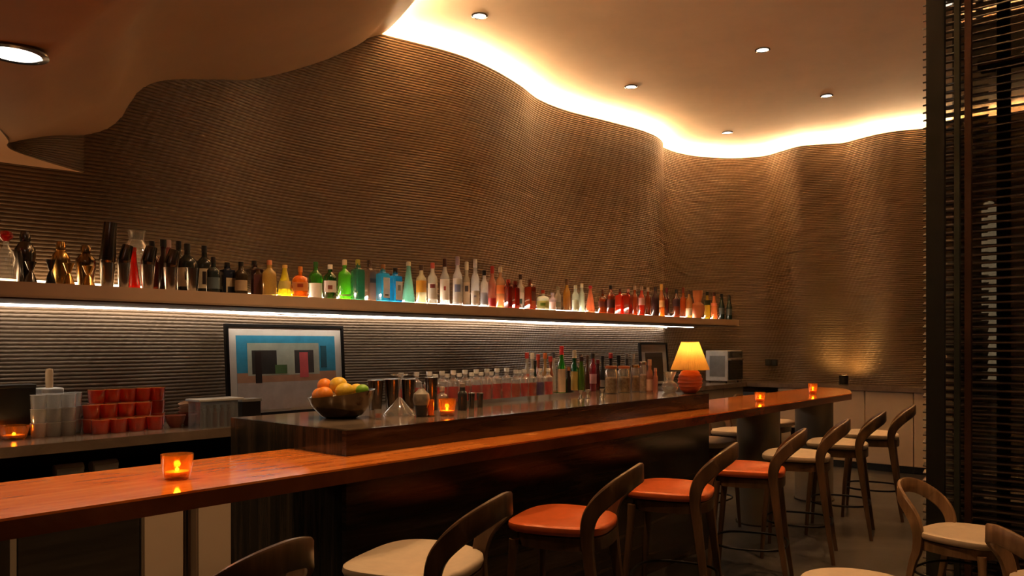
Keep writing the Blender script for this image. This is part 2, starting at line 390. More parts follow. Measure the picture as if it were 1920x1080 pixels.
# ------------------------------------------------------------------ back counter, right counter, cupboards, long shelf
i0 = next(i for i, p in enumerate(WPATH) if p.x > -1.0); i1 = next(i for i, p in enumerate(WPATH) if p.x > 10 and p.y < -1.5)
poly = [(-1.0,4.51),(10.15,4.51),(10.15,-1.5)]+[tuple(off(i,.012)) for i in range(i1, i0-1, -1)]
o = ob('back_counter_top', MB().prism(poly, CTR_Z-.055, CTR_Z), COUNTER, smooth=0)
tag(o, 'long brown stone counter along the winding wall, turning the corner', 'counter')
def cabinet(x0, x1, y0, y1, z0, z1, label, mat, face, doors=1, group=None):
    t = thing('base_cabinet', label, 'cabinet', ((x0+x1)/2, (y0+y1)/2, 0), 0, group)
    cx, cy = t.location.x, t.location.y
    m = MB().box(x0-cx, x1-cx, y0-cy, y1-cy, z0+.09, z1); ob('carcass', m, mat, t)
    if face == 'y':
        ob('toe_kick', MB().box(x0-cx, x1-cx, y0-cy+.05, y0-cy+.07, 0, z0+.09), BLACKP, t)
        ww = (x1-x0)/doors
        for k in range(doors):
            ob('door', MB().box(x0-cx+k*ww+.003, x0-cx+(k+1)*ww-.003, y0-cy-.02, y0-cy, z0+.09, z1-.006), mat, t, bev=.002)
    else:
        ob('toe_kick', MB().box(x0-cx+.05, x0-cx+.07, y0-cy, y1-cy, 0, z0+.09), BLACKP, t)
        ww = (y1-y0)/doors
        for k in range(doors):
            ob('door', MB().box(x0-cx-.02, x0-cx, y0-cy+k*ww+.003, y0-cy+(k+1)*ww-.003, z0+.09, z1-.006), mat, t, bev=.002)
    return t
# cupboards under the right counter
ys = [4.1,3.55,3.0,2.45,1.9,1.35,.8]
nm = ['directly behind the far bar stools in the corner','under the small black uplight','behind the end of the amber bar top','nearest the slatted screen on the right','partly seen through the slatted screen','behind the slatted screen, out of sight']
for k in range(6):
    cabinet(10.2, 10.62, ys[k+1]+.002, ys[k]-.002, 0, CTR_Z-.056, 'cream lacquered base cupboard '+nm[k], CABM, 'x', 1, 'cream cupboards under the right counter')
cabinet(6.6, 8.3, 4.56, 5.0, 0, CTR_Z-.056, 'taupe base cupboard under the back counter behind the table lamp', TAUPE, 'y', 3)
cabinet(8.31, 10.1, 4.56, 5.0, 0, CTR_Z-.056, 'taupe base cupboard under the back counter at the far corner', TAUPE, 'y', 3)
# open shelf and cupboards under the left half of the back counter
ob('lower_shelf', MB().box(-1.0, 4.6, 4.58, 5.1, .80, .83), BLACKP)
tag(bpy.data.objects['lower_shelf'], 'black open shelf below the left part of the back counter', 'shelf')
o = ob('counter_back_panel', MB().box(-1.0, 6.59, 5.105, 5.125, 0, CTR_Z-.056), BLACKP); o['kind'] = 'structure'; o.name = 'trim_5'
t = thing('undercounter_fridge', 'black undercounter fridge below the left end of the amber bar top', 'fridge', (1.72,4.8,0))
ob('body', MB().box(-.31,.31,-.22,.25,.05,.74), BLACKP, t); ob('door', MB().box(-.31,.31,-.25,-.225,.06,.735), pm('fridge_door',(.030,.022,.015),.3,0,.3,3,(.4,1,6)), t, bev=.004)
ob('side_trim', MB().box(-.345,-.315,-.25,.25,.0,.74), TAUPE, t)
cabinet(2.05, 2.285, 4.56, 5.0, 0, .745, 'narrow cream cupboard door left of the upright pipe under the bar top', CABM, 'y', 1)
cabinet(2.375, 2.72, 4.56, 5.0, 0, .745, 'narrow cream cupboard door right of the upright pipe under the bar top', CABM, 'y', 1)
t = thing('drain_pipe', 'thin upright steel pipe in the gap between two cream cupboards', 'pipe', (2.33,4.60,0))
ob('tube', MB().tube([(0,0,0),(0,0,.4),(0,0,.753)], .012, 10), DSTEEL, t); ob('collar', MB().lathe([(.02,.0),(.02,.02),(.012,.03)],12), DSTEEL, t)
for k, u in enumerate((128, 194)):
    p = Vector((at_y(u, 4.68)[0], 4.68, 0)); t = thing('rolled_towel', ('white rolled towel on the black open shelf, left one','white rolled towel on the black open shelf, right one')[k], 'towel', (p.x, p.y, .831), R(8*k))
    m = MB().tube([(-.075,0,.03),(-.073,0,.03),(.073,0,.03),(.075,0,.03)], [.026,.03,.03,.026], 14); ob('roll', m, WHITEP, t)
    ob('flap', MB().box(-.07,.07,-.034,-.028,.004,.04), WHITEP, t, bev=.002)
# the long lit shelf
SX0, SX1, SY = -1.0, 9.66, 4.40
SI = [i for i, p in enumerate(WPATH) if SX0 < p.x < SX1 and p.y > 4.9]
t = thing('wall_shelf', 'long bronze wall shelf carrying the row of bottles, lit above and below', 'shelf', (4.0, SY, SHELF_Z-.075))
poly = [(SX0,SY),(SX1,SY)]+[tuple(off(i,.012)) for i in reversed(SI)]
under(t, ob('board', MB().prism(poly, SHELF_Z-.068, SHELF_Z), SHELFM, smooth=0))
under(t, ob('lower_lip', MB().box(SX0, SX1, SY-.004, SY+.02, SHELF_Z-.078, SHELF_Z-.066), pm('lip_metal',(.45,.33,.22),.35,.4,.05), smooth=0))
def led(d0, d1, z0, z1, idx):
    m = MB(); m.strip(line(d0,z0,idx), line(d0,z1,idx)); m.strip(line(d0,z1,idx), line(d1,z1,idx)); m.strip(line(d1,z1,idx), line(d1,z0,idx)); m.strip(line(d1,z0,idx), line(d0,z0,idx)); return m
o = under(t, ob('upper_light_strip', led(.05,.075,SHELF_Z+.001,SHELF_Z+.010,SI[:-2]), emis('shelf_led_up', LEDU, SHELF_UP))); o['label'] = 'glowing strip behind the bottles'
under(t, ob('lower_tier', MB().prism([(SX0,SY+.05),(SX1-.02,SY+.05)]+[tuple(off(i,.012)) for i in reversed(SI[:-1])], SHELF_Z-.084, SHELF_Z-.0681), pm('dark_bronze',(.10,.062,.038),.45,.1,.06,3), smooth=0))
o = under(t, ob('lower_light_strip', led(.03,.044,SHELF_Z-.090,SHELF_Z-.0842,SI[:-2]), emis('shelf_led_wall', LEDC, SHELF_DN))); o['label'] = 'glowing strip close to the wall under the shelf'
o = under(t, ob('lower_light_strip', MB().box(SX0, SX1-.05, 5.020, 5.036, SHELF_Z-.090, SHELF_Z-.0842), emis('shelf_led_down', LEDC, SHELF_DN*1.05), smooth=0)); o['label'] = 'glowing strip under the shelf'
o = under(t, ob('light_bar', MB().box(SX0, 2.6, 5.06, 5.07, SHELF_Z+.0005, SHELF_Z+.058), emis('shelf_bar_rear', LEDU, SHELF_BAR*.2), smooth=0)); o['label'] = 'glowing bar behind the shakers'
under(t, ob('added_light_hood', MB().box(SX0, 2.6, 5.045, 5.075, SHELF_Z+.0581, SHELF_Z+.062), DSTEEL, smooth=0))  # unseen hood added to keep the bar's light off the ceiling
o = under(t, ob('light_bar', MB().box(2.95, 9.5, 4.640, 4.650, SHELF_Z+.0005, SHELF_Z+.020), emis('shelf_bar', LEDC, SHELF_BAR), smooth=0)); o['label'] = 'glowing bar right behind the bottles'
under(t, ob('added_light_hood', MB().box(2.95, 9.5, 4.6501, 4.654, SHELF_Z+.0005, SHELF_Z+.0235).box(2.95, 9.5, 4.636, 4.650, SHELF_Z+.0201, SHELF_Z+.0235), DSTEEL, smooth=0))  # hood added here too, blocking the bar's light upward and back
# ------------------------------------------------------------------ the bar: stone block, amber top, pedestals
t = thing('bar_block', 'dark veined polished stone bar block standing above the amber top', 'bar counter', (3.8, 3.2, 0))
X0, X1, Y0, Y1 = 2.105-3.8, 5.50-3.8, 2.745-3.2, 3.69-3.2
ob('front_panel', MB().box(X0, X1, Y0, Y0+.03, 0, BLOCK_Z-.0), STONE_H, t, smooth=0)
ob('end_panel', MB().box(X0, X0+.03, Y0+.031, Y1, 0, BLOCK_Z), STONE_V, t, smooth=0)
ob('end_panel', MB().box(X1-.03, X1, Y0+.031, Y1, 0, BLOCK_Z), STONE_V, t, smooth=0)
ob('top_panel', MB().box(X0+.031, X1-.031, Y0+.031, Y1, BLOCK_Z-.03, BLOCK_Z), STONE_T, t, smooth=0)
ob('inner_panel', MB().box(X0+.031, X1-.031, Y1-.03, Y1, 0, BLOCK_Z-.031), BLACKP, t, smooth=0)
YF, YB = 2.495, 3.148
t = thing('amber_bar_top', 'long polished amber-orange stone bar top in front of the dark block', 'bar top', (3.5, YF, SLAB_Z-.06))
front = [(-1.2,YF),(8.05,YF),(8.55,YF+.17),(8.86,YF+.33),(8.93,YF+.42),(8.93,YB)]
poly = front+[(5.502,YB),(5.502,2.743),(2.103,2.743),(2.103,YB),(-1.2,YB)]
under(t, ob('slab', MB().prism(poly, SLAB_Z-.008, SLAB_Z), SLABM, smooth=0))
under(t, ob('edge_build_up', MB().prism(poly, SLAB_Z-.062, SLAB_Z-.0081), stone('amber_stone_shaded', [(.06,.015,.005),(.11,.030,.009),(.17,.06,.022)], (.6,2,1), .2, 2.4, 1.0), smooth=0))  # same amber stone darkened: shade of the unlit edge is painted in
for k, (x, lb) in enumerate(((6.58,'nearer round taupe pedestal under the amber bar top'),(7.93,'farther round taupe pedestal under the amber bar top'))):
    t = thing('round_pedestal', lb, 'pedestal', (x, 2.82, 0))
    ob('column', MB().lathe([(.180,.012),(.180,SLAB_Z-.062)], 40), TAUPE, t); ob('foot_plate', MB().lathe([(.19,0),(.19,.0119)], 40), DSTEEL, t)

# ------------------------------------------------------------------ stools and chairs
def seat_outline(n, wx, wy, rear=.8):
    pts = []
    for i in range(n):
        a = 2*math.pi*i/n; c, s_ = math.cos(a), math.sin(a)
        x = wx*math.copysign(abs(c)**.62, c); y = wy*math.copysign(abs(s_)**.62, s_)
        if y < 0: x *= 1-.12*(-y/wy)
        pts.append((x, y))
    return pts
def make_chair(seat_mat, h, wood):
    parts = {}
    n = 44; m = MB()
    levels = [(0.92,-.030),(.975,-.026),(1.0,-.010),(.988,.006),(.94,.013),(.7,.006),(.4,.0),(.12,-.002)]
    for k, z in levels:
        for (x, y) in seat_outline(n, .255*k, .235*k): m.v.append((x, y+.015, h+z+(.030*max(0,(abs(x)/.255)**3)*.35)))
    for j in range(len(levels)-1):
        for i in range(n): m.f.append((j*n+i, j*n+(i+1)%n, (j+1)*n+(i+1)%n, (j+1)*n+i))
    m.f.append(tuple(range(n))[::-1]); m.f.append(tuple((len(levels)-1)*n+i for i in range(n)))
    parts['seat'] = (m.mesh('seat', 50), seat_mat)
    m = MB(); m.prism([(x, y-.005) for x, y in seat_outline(28, .225, .215)], h-.088, h-.031); parts['seat_frame'] = (m.mesh('seat_frame', 40), wood)
    legs = []
    for s_ in (-1, 1):
        m = MB(); m.tube([(s_*.20,.185,h-.06),(s_*.205,.19,h-.16),(s_*.222,.215,h*.4),(s_*.232,.232,0)], [.024,.021,.018,.013], 10); legs.append(m.mesh('leg', 45))
    # rear legs rise past the seat and bend into the arched back
    prof = [(-.214,-.250,0),(-.208,-.218,h*.3),(-.204,-.188,h*.62),(-.201,-.166,h-.10),(-.202,-.159,h-.02),(-.206,-.164,h+.035),(-.205,-.182,h+.085),(-.196,-.215,h+.130),(-.176,-.258,h+.172),(-.142,-.298,h+.204),(-.10,-.325,h+.224),(-.05,-.338,h+.235),(0,-.342,h+.239)]
    wid = [.026,.034,.044,.052,.058,.064,.070,.076,.081,.084,.086,.086,.086]
    thk = [.024,.028,.032,.034,.033,.031,.029,.027,.026,.025,.024,.024,.024]
    half = catmull([p+(a,b) for p, a, b in zip(prof, wid, thk)], 4)
    kk = 4*4
    def sweep(path, cap0=True, cap1=True):
        m = MB(); P = [Vector(p[:3]) for p in path]; q = len(P); ns = 8
        for i in range(q):
            T = (P[min(i+1,q-1)]-P[max(i-1,0)]).normalized()
            x, y = P[i].x/.205, min(0,(P[i].y+.16))/.18
            Nn = Vector((x, y if P[i].z > h else 0, 0))
            if Nn.length < .05: Nn = Vector((0,-1,0))
            Nn = (Nn-T*Nn.dot(T)).normalized(); B = T.cross(Nn)
            hw, ht = path[i][3]/2, path[i][4]/2
            for (a, b) in ((-1,-.6),(-.85,-1),(.85,-1),(1,-.6),(1,.6),(.85,1),(-.85,1),(-1,.6)): m.v.append(tuple(P[i]+B*a*hw+Nn*b*ht))
        for i in range(q-1):
            for k in range(ns): m.f.append((i*ns+k, i*ns+(k+1)%ns, (i+1)*ns+(k+1)%ns, (i+1)*ns+k))
        m.f.append(tuple(range(ns))[::-1]); m.f.append(tuple((q-1)*ns+k for k in range(ns)))
        return m
    mir = lambda pth: [(-p[0],)+tuple(p[1:]) for p in pth]
    legs.append(sweep(half[:kk+1]).mesh('leg', 40)); legs.append(sweep(mir(half[:kk+1])).mesh('leg', 40))
    up = half[kk:]; parts['backrest'] = (sweep(up+mir(up)[::-1][1:]).mesh('backrest', 40), wood)
    parts['leg'] = (legs, wood)
    rz = .26 if h > .6 else .22; rp = []
    for i in range(40):
        a = 2*math.pi*i/40; c, s_ = math.cos(a), math.sin(a)
        rp.append((.245*math.copysign(abs(c)**.7, c), (.225 if s_ > 0 else .235)*math.copysign(abs(s_)**.7, s_), rz))
    parts['foot_ring'] = (MB().tube(rp, .008, 8, True).mesh('foot_ring', 60), BLACKM)
    return parts
def place_chair(parts, name, label, cat, x, y, rz, group):
    t = thing(name, label, cat, (x, y, 0), rz, group)
    for k, (me, mt) in parts.items():
        for q in (me if isinstance(me, list) else [me]): ob(k, q, mt, t)
    return t
st_c = make_chair(CREAM, .73, WOOD); st_o = make_chair(ORANGE, .73, WOOD); low = make_chair(CREAM, .445, WOODL)
G1 = 'bar stools along the amber bar'
for (kind, x, y, a, lb) in ((st_c,1.15,2.20,14,'wooden bar stool at lower left with only its curved back in view'),
    (st_c,2.02,2.19,19,'cream-seated wooden bar stool in the foreground, left of the orange stools'),
    (st_o,2.95,2.19,18,'orange leather bar stool nearest the camera'),
    (st_o,3.95,2.19,17,'middle one of the three orange leather bar stools'),
    (st_o,4.93,2.17,18,'orange leather bar stool farthest from the camera, beside the round pedestal'),
    (st_c,5.78,2.17,16,'first cream bar stool beyond the orange stools on the near side'),
    (st_c,6.68,2.17,14,'second cream bar stool beyond the orange stools on the near side'),
    (st_c,7.55,2.16,13,'last cream bar stool on the near side, at the end of the bar')):
    place_chair(kind, 'bar_stool', lb, 'bar stool', x, y, R(a), G1)
for (x, y, a, lb) in ((6.08,3.10,180,'cream stool on the far side of the bar, nearest the stone block'),(6.98,3.22,178,'cream stool on the far side of the bar, between the two pedestals, left one'),(8.0,3.32,182,'cream stool on the far side of the bar, beside the farther pedestal')):
    place_chair(st_c, 'bar_stool', lb, 'bar stool', x, y, R(a), 'bar stools on the far side')
place_chair(low, 'low_chair', 'low wooden chair with arched back and pale seat beside the slatted screen', 'chair', 5.17, .98, R(167), None)
place_chair(low, 'low_chair', 'low wooden chair at the right picture edge, only the back tip showing', 'chair', 4.36, .385, R(220.6), None)
p = (3.80, 1.15)
t = thing('round_stool', 'round cream upholstered stool at the bottom edge of the picture', 'stool', (p[0], p[1], 0))
ob('cushion', MB().lathe([(.22,.39),(.255,.40),(.262,.425),(.25,.445),(.2,.455),(.0001,.457)], 40), CREAM, t)
ob('seat_ring', MB().lathe([(.20,.34),(.225,.345),(.225,.389),(.20,.3895)], 36), WOODL, t)
for k in range(4):
    a = math.pi/4+k*math.pi/2; ob('leg', MB().tube([(.18*math.cos(a),.18*math.sin(a),.345),(.23*math.cos(a),.23*math.sin(a),0)], [.02,.013], 10), WOODL, t)

# ------------------------------------------------------------------ slatted screen at the right
SXX = 5.72
t = thing('slatted_screen', 'tall dark slatted screen with glass on the right side of the room', 'screen', (SXX, .2, 0))
def sl_mesh(L, dep, ht):
    m = MB(); prof = [(-dep/2,-ht*.5),(-dep/2+.006,-ht*.5-.003),(dep/2,ht*.5-.006),(dep/2,ht*.5),(0,ht*.12),(-dep/2,-ht*.5+.006)]
    for y in (0, -L):
        for (x, z) in prof: m.v.append((x, y, z))
    k = len(prof)
    for i in range(k): m.f.append((i, (i+1)%k, k+(i+1)%k, k+i))
    m.f.append(tuple(range(k))); m.f.append(tuple(range(k, 2*k))[::-1]); return m.mesh('slat', 0)
LEN = 2.6
s1 = sl_mesh(LEN, .052, .024); s1.materials.append(SLATM)
ytop = 1.315-.2
z = .05; 
while z < 4.34:
    o = ob('slat', s1, None, t, (0, ytop, z)); z += .0505
s2 = sl_mesh(.28, .05, .030); s2.materials.append(SLATM)
z = .075
while z < 4.34:
    o = ob('slat', s2, None, t, (.24, ytop-.05, z)); z += .0505
ob('post', MB().box(-.075,-.029, 1.178-.2, 1.284-.2, 0, CEIL_Z-.01), POSTM, t)
ob('post', MB().box(-.070,-.029, 1.092-.2, 1.123-.2, 0, CEIL_Z-.01), pm('green_grey_post',(.016,.017,.012),.7,0,.15,5,spec=.15), t)
ob('post', MB().box(-.075,-.029, 1.027-.2, 1.063-.2, 0, CEIL_Z-.01), REDPOST, t)
ob('post', MB().box(.10,.16, ytop-.47, ytop-.40, 0, CEIL_Z-.01), POSTM, t)
ob('post', MB().box(.06,.14, ytop-1.2, ytop-1.1, 0, CEIL_Z-.01), POSTM, t)
ob('glass_pane', MB().box(.12,.126, ytop-2.5, ytop-.10, .02, CEIL_Z-.02), WINDOWG, t)
ob('glass_pane', MB().box(.34,.346, ytop-2.5, ytop-.10, .02, CEIL_Z-.02), WINDOWG, t)
ob('head_rail', MB().box(.06,.2, ytop-2.6, ytop-.3, 3.32, 3.36), DSTEEL, t)
tl = thing('lit_column', 'tall pale lit column seen through the slatted screen, its glow added', 'lamp', (6.85, 1.127, 0))
ob('base', MB().lathe([(.12,0),(.12,.02),(.02,.03)], 24), BLACKM, tl); ob('pole', MB().lathe([(.015,.031),(.015,1.23),(.05,1.24),(.05,1.25)], 16), BLACKM, tl)
ob('glow_tube', MB().lathe([(.048,1.2505),(.048,2.58),(.03,2.62),(.0001,2.63)], 24), pm('added_glow',(.6,.5,.38),.4,0,.05,emit=((1,.80,.55),.5)), tl)  # glow put in for a lit pale upright; the lamp form is invented

# ------------------------------------------------------------------ bottles
PROF = {
 'round': ([(.93,0),(1,.02),(1,.60),(.93,.66),(.6,.72),(.40,.77),(.36,.90)], .86),
 'tall':  ([(.95,0),(1,.02),(1,.57),(.88,.63),(.55,.70),(.40,.76),(.36,.90)], .82),
 'cone':  ([(.95,0),(1,.03),(.98,.12),(.62,.55),(.42,.80),(.38,.92)], .90),
 'square':([(.93,0),(1,.02),(1,.70),(.94,.75),(.5,.78),(.38,.81),(.36,.90)], .86),
 'squat': ([(.93,0),(1,.03),(1,.56),(.9,.63),(.55,.70),(.34,.71),(.32,.88)], .82),
 'slim':  ([(.95,0),(1,.02),(1,.50),(.8,.60),(.5,.72),(.42,.90)], .86),
}
def solid(c): return pm('solid_%.2f_%.2f_%.2f' % c, c, .4)
def bottle(x, y, z, h, wd, kind, gl, cap, lab, label, group, mark=None, name='liquor_bottle', clear=.42, sq=None):
    t = thing(name, label, 'bottle', (x, y, z), 0, group); r = wd/2
    pr, cz = PROF[kind]; nk = max(.30, min(.55, .0155/r))
    prof = [(r*(k if k > .45 else nk*(k/.38)), q*h) for k, q in pr]
    s_ = .92 if (sq if sq is not None else kind == 'square') else 0
    n = 24 if s_ else 18
    ob('bottle_glass', MB().lathe([(.0001,0)]+prof+[(.0001,prof[-1][1])], n, sq=s_), glass(gl, clear) if max(gl) > .06 else pm('dark_glass_%.3f_%.3f_%.3f' % gl, gl, .12, 0, .1), t)
    rc = max(prof[-1][0]*1.12, .011)
    ob('cap', MB().lathe([(.0001,cz*h),(rc,cz*h),(rc*1.03,cz*h+.25*(1-cz)*h),(rc,h*.995),(rc*.8,h),(.0001,h)], 14), solid(cap), t)
    if lab:
        lc, z0, z1 = lab; f = math.atan2(-y, -x)
        m = MB()
        if s_:
            q = r*1.0; m.box(-q*.72, q*.72, -q*1.0-.0012, -q*1.0+.001, z0*h, z1*h)
        else:
            A = []; B = []
            for i in range(13):
                a = f-1.15+2.3*i/12; A.append((r*1.018*math.cos(a), r*1.018*math.sin(a), z0*h)); B.append((r*1.018*math.cos(a), r*1.018*math.sin(a), z1*h))
            if kind == 'cone': B = [(q[0]*.78, q[1]*.78, q[2]) for q in B]
            m.strip(A, B)
            A2 = [(q[0]*.99, q[1]*.99, q[2]) for q in A]; B2 = [(q[0]*.99, q[1]*.99, q[2]) for q in B]
            m.strip(B2, A2); m.strip(B, B2); m.strip(A2, A)
        lo = ob('label', m, solid(lc), t)
        if mark:
            mc, a0, a1, wf = mark; m = MB(); zz0 = (z0+(z1-z0)*a0)*h; zz1 = (z0+(z1-z0)*a1)*h
            if s_: m.box(-r*wf, r*wf, -r*1.0-.0022, -r*1.0-.0012, zz0, zz1)
            else:
                A = []; B = []
                for i in range(7):
                    a = f-wf+2*wf*i/6; A.append((r*1.03*math.cos(a), r*1.03*math.sin(a), zz0)); B.append((r*1.03*math.cos(a), r*1.03*math.sin(a), zz1))
                m.strip(A, B)
            ob('print', m, solid(mc), lo)
    return t
BK = (.012,.011,.011); WH = (.78,.74,.66); TAN = (.45,.33,.20); RED = (.50,.02,.02); GRY = (.22,.22,.23); CRM = (.70,.60,.42); GLD = (.55,.34,.08)
CL = (.92,.92,.88); AMB = (.85,.36,.06); DRED = (.42,.05,.02); BRN = (.30,.10,.03)
SHB = [ # u, top row, width, shape, glass, cap, label(colour, from, to), print, description
 (285,452,30,'round',(.30,.10,.05),BK,None,None,'black-capped bottle behind the second tilted shaker tin'),
 (306,449,18,'slim',(.03,.015,.012),BK,None,None,'slim dark bottle left of the pink-necked bottle'),
 (315,450,20,'slim',(.55,.25,.22),(.55,.36,.33),((.6,.45,.36),.12,.5),None,'bottle with a pale pink neck behind the shaker tins'),
 (335,452,28,'round',(.02,.02,.018),BK,None,None,'black bottle with a thick cap right of the third shaker tin'),
 (351,457,38,'round',(.02,.022,.018),BK,(CRM,.12,.50),((.03,.02,.02),.35,.8,.22),'black bottle with a big cream label and dark brush marks, left one'),
 (383,461,34,'round',(.02,.022,.018),BK,(CRM,.12,.52),((.03,.02,.02),.2,.85,.2),'black bottle with a cream label and tall dark brush marks, right one'),
 (400,482,26,'squat',(.02,.03,.03),BK,((.10,.14,.16),.1,.42),None,'squat black bottle with a blue-grey label'),
 (426,492,27,'square',(.015,.018,.03),BK,((.50,.40,.26),.05,.5),((.015,.018,.03),.0,.4,.5),'dark navy bottle with a cream pointed label'),
 (452,491,26,'round',(.03,.02,.012),BK,(TAN,.1,.42),None,'dark brown bottle with a tan label at the end of the black bottles'),
 (477,489,30,'square',(.10,.035,.035),BK,((.07,.02,.025),.03,.60),None,'square bottle with clear shoulders and a dark plum label'),
 (505,488,28,'round',(.95,.72,.28),(.62,.24,.12),None,None,'pale yellow bottle with white shoulders and pink cap'),
 (534,497,30,'cone',(.92,.80,.10),(.75,.50,.15),((.60,.50,.12),.25,.5),None,'bright yellow bottle beside the orange one'),
 (563,500,32,'squat',(1.0,.36,.04),(.75,.25,.04),((.80,.30,.08),.2,.48),((.4,.06,.02),.4,.8,.35),'bright orange round-shouldered bottle'),
 (592,491,27,'round',(.12,.42,.05),(.03,.12,.02),((.80,.77,.68),.02,.42),None,'green bottle with a white lower half'),
 (619,496,26,'round',(.03,.22,.03),WH,(WH,.18,.52),((.3,.1,.08),.25,.6,.35),'dark green bottle with a white label and red seal'),
 (646,487,28,'round',(.30,.80,.10),(.70,.50,.34),((.45,.70,.25),.1,.14),None,'bright green ribbed bottle, the greenest on the shelf'),
 (671,487,23,'square',(.14,.45,.30),(.40,.34,.05),None,None,'teal green square bottle with black shoulders'),
 (693,488,24,'square',(.42,.30,.22),(.06,.03,.02),((.05,.04,.035),.45,.55),None,'grey-brown square bottle with a black shoulder band'),
 (718,496,23,'square',(.10,.66,.86),(.30,.13,.05),((.72,.74,.72),.1,.64),((.15,.12,.1),.1,.18,.4),'turquoise square bottle with a tall white label and copper cap'),
 (741,503,24,'square',(.06,.58,.90),BK,((.66,.76,.84),.06,.6),((.2,.25,.3),.5,.8,.3),'sky-blue square bottle with a black cap'),
 (766,491,26,'cone',(.45,.85,.70),(.70,.60,.45),None,None,'mint green conical bottle'),
 (790,497,22,'round',(.88,.82,.60),(.06,.03,.02),((.62,.30,.03),.30,.6),None,'clear bottle with an amber shield label and dark cap'),
 (811,493,20,'round',(.92,.90,.80),(.45,.08,.06),(WH,.12,.5),((.25,.05,.04),.7,.95,.5),'clear bottle with a red cap and white label'),
 (834,485,20,'tall',CL,(.05,.015,.012),(WH,.12,.56),((.45,.05,.05),.45,.65,.2),'tall clear bottle with a black cap and red emblem'),
 (858,481,20,'tall',(.90,.90,.90),(.35,.28,.40),((.75,.76,.76),.05,.55),((.25,.30,.55),.45,.75,.6),'tallest frosted white bottle with a blue emblem'),
 (875,491,14,'tall',(.88,.84,.72),(.72,.66,.52),((.60,.52,.40),.05,.55),((.06,.05,.05),.6,.85,.5),'clear bottle with a cream cap between the two white bottles'),
 (891,486,17,'tall',(.93,.92,.88),(.70,.68,.70),(WH,.05,.33),((.35,.35,.45),.5,.65,.3),'clear bottle with a long white neck and low white label'),
 (908,507,16,'round',CL,BK,((.22,.22,.24),.08,.40),None,'clear bottle with a grey label and small black cap'),
 (923,499,17,'tall',(.80,.40,.28),(.36,.03,.02),((.50,.03,.03),.03,.22),None,'bottle with a tall red cap, first of the reddish bottles'),
 (938,500,20,'round',(.90,.55,.30),(.78,.72,.62),((.8,.24,.06),.35,.55),None,'peach bottle with a round glass stopper'),
 (953,524,14,'square',(.45,.06,.03),DRED,None,None,'dark red square bottle left of the white-labelled one'),
 (966,527,15,'square',(.40,.04,.02),(.2,.03,.02),None,None,'dark red square bottle, second of its pair'),
 (976,515,14,'round',CL,(.06,.03,.02),((.62,.58,.5),.15,.5),((.05,.1,.08),.1,.5,.5),'clear bottle with dark cap rising behind the red ones'),
 (994,524,19,'square',(.48,.10,.03),(.10,.04,.02),((.10,.03,.02),.3,.6),None,'brown-red square bottle left of the squat clear bottle'),
 (1018,544,26,'squat',(.90,.92,.75),(.50,.06,.02),((.60,.72,.25),.1,.45),((.2,.4,.06),.3,.7,.4),'squat clear bottle with a lime green label and red stopper'),
 (1036,549,14,'round',(.85,.70,.68),(.45,.42,.55),((.7,.55,.52),.1,.5),None,'small pinkish white bottle beside the squat clear one'),
 (1046,537,14,'round',(.90,.88,.78),(.25,.25,.18),((.2,.2,.14),.2,.4),None,'small clear bottle with white shoulders left of the golden one'),
 (1063,523,16,'tall',(.95,.60,.12),(.10,.05,.02),None,None,'golden amber tall bottle in the middle right of the shelf'),
 (1079,535,14,'round',(.85,.92,.78),(.7,.72,.6),((.55,.65,.5),.1,.45),None,'pale green clear bottle, left of two'),
 (1091,532,12,'round',(.80,.88,.74),(.65,.68,.58),None,None,'pale green clear bottle, right of two'),
 (1107,536,20,'cone',(1.0,.45,.25),(.55,.03,.05),None,None,'peach conical bottle with a pink-red cap'),
 (1130,543,18,'squat',(.50,.14,.03),(.12,.06,.03),((.12,.03,.02),.25,.5),None,'squat brown bottle right of the pink-capped one'),
 (1145,535,18,'round',(.40,.09,.03),BK,((.08,.02,.015),.2,.5),None,'dark brown bottle with a tall black cap'),
 (1163,542,17,'square',(.80,.08,.02),(.16,.06,.04),None,None,'bright red square bottle with clear edges'),
 (1178,542,15,'square',(.55,.07,.02),(.5,.2,.16),None,None,'deep red square bottle right of the bright red one'),
 (1190,536,13,'round',(.55,.14,.03),(.45,.38,.30),None,None,'amber bottle with a silver cap, left of two'),
 (1203,537,13,'round',(.75,.12,.05),(.45,.38,.30),((.7,.4,.35),.35,.6),None,'red bottle with a pale pink label and silver cap'),
 (1215,539,13,'round',(.60,.16,.04),(.40,.34,.27),None,None,'amber bottle with a silver cap, right of two'),
 (1229,538,15,'round',(.05,.02,.018),BK,None,None,'nearly black bottle among the far amber ones'),
 (1240,533,14,'tall',(.85,.34,.07),GLD,((.8,.5,.2),.3,.5),None,'tall amber bottle with a gold cap near the right end'),
 (1250,540,12,'round',(.28,.05,.04),(.14,.02,.03),None,None,'bottle with a dark purple cap near the right end'),
 (1268,543,16,'round',(.40,.12,.05),BK,((.05,.02,.02),.4,.65),None,'bottle with a wide black cap left of the orange urn'),
 (1281,539,13,'tall',(.85,.28,.06),(.22,.04,.02),None,None,'orange bottle with a dark red cap left of the urn'),
 (1292,544,14,'round',(.80,.48,.18),(.08,.04,.02),((.75,.6,.4),.1,.35),None,'tan bottle with a dark cap touching the urn'),
 (1326,547,13,'slim',(.75,.55,.10),(.02,.03,.02),((.03,.05,.02),.5,.68),None,'yellow bottle with a dark green neck right of the urn'),
 (1339,548,13,'slim',(.95,.42,.16),(.05,.02,.01),((.6,.2,.1),.5,.6),None,'peach orange bottle left of the two dark end bottles'),
 (1353,551,12,'slim',(.015,.03,.02),BK,((.05,.06,.05),.2,.45),None,'very dark green bottle, second from the right end of the shelf'),
 (1367,553,12,'slim',(.015,.03,.02),BK,((.05,.06,.05),.2,.45),None,'very dark green bottle, the last at the right end of the shelf'),
]
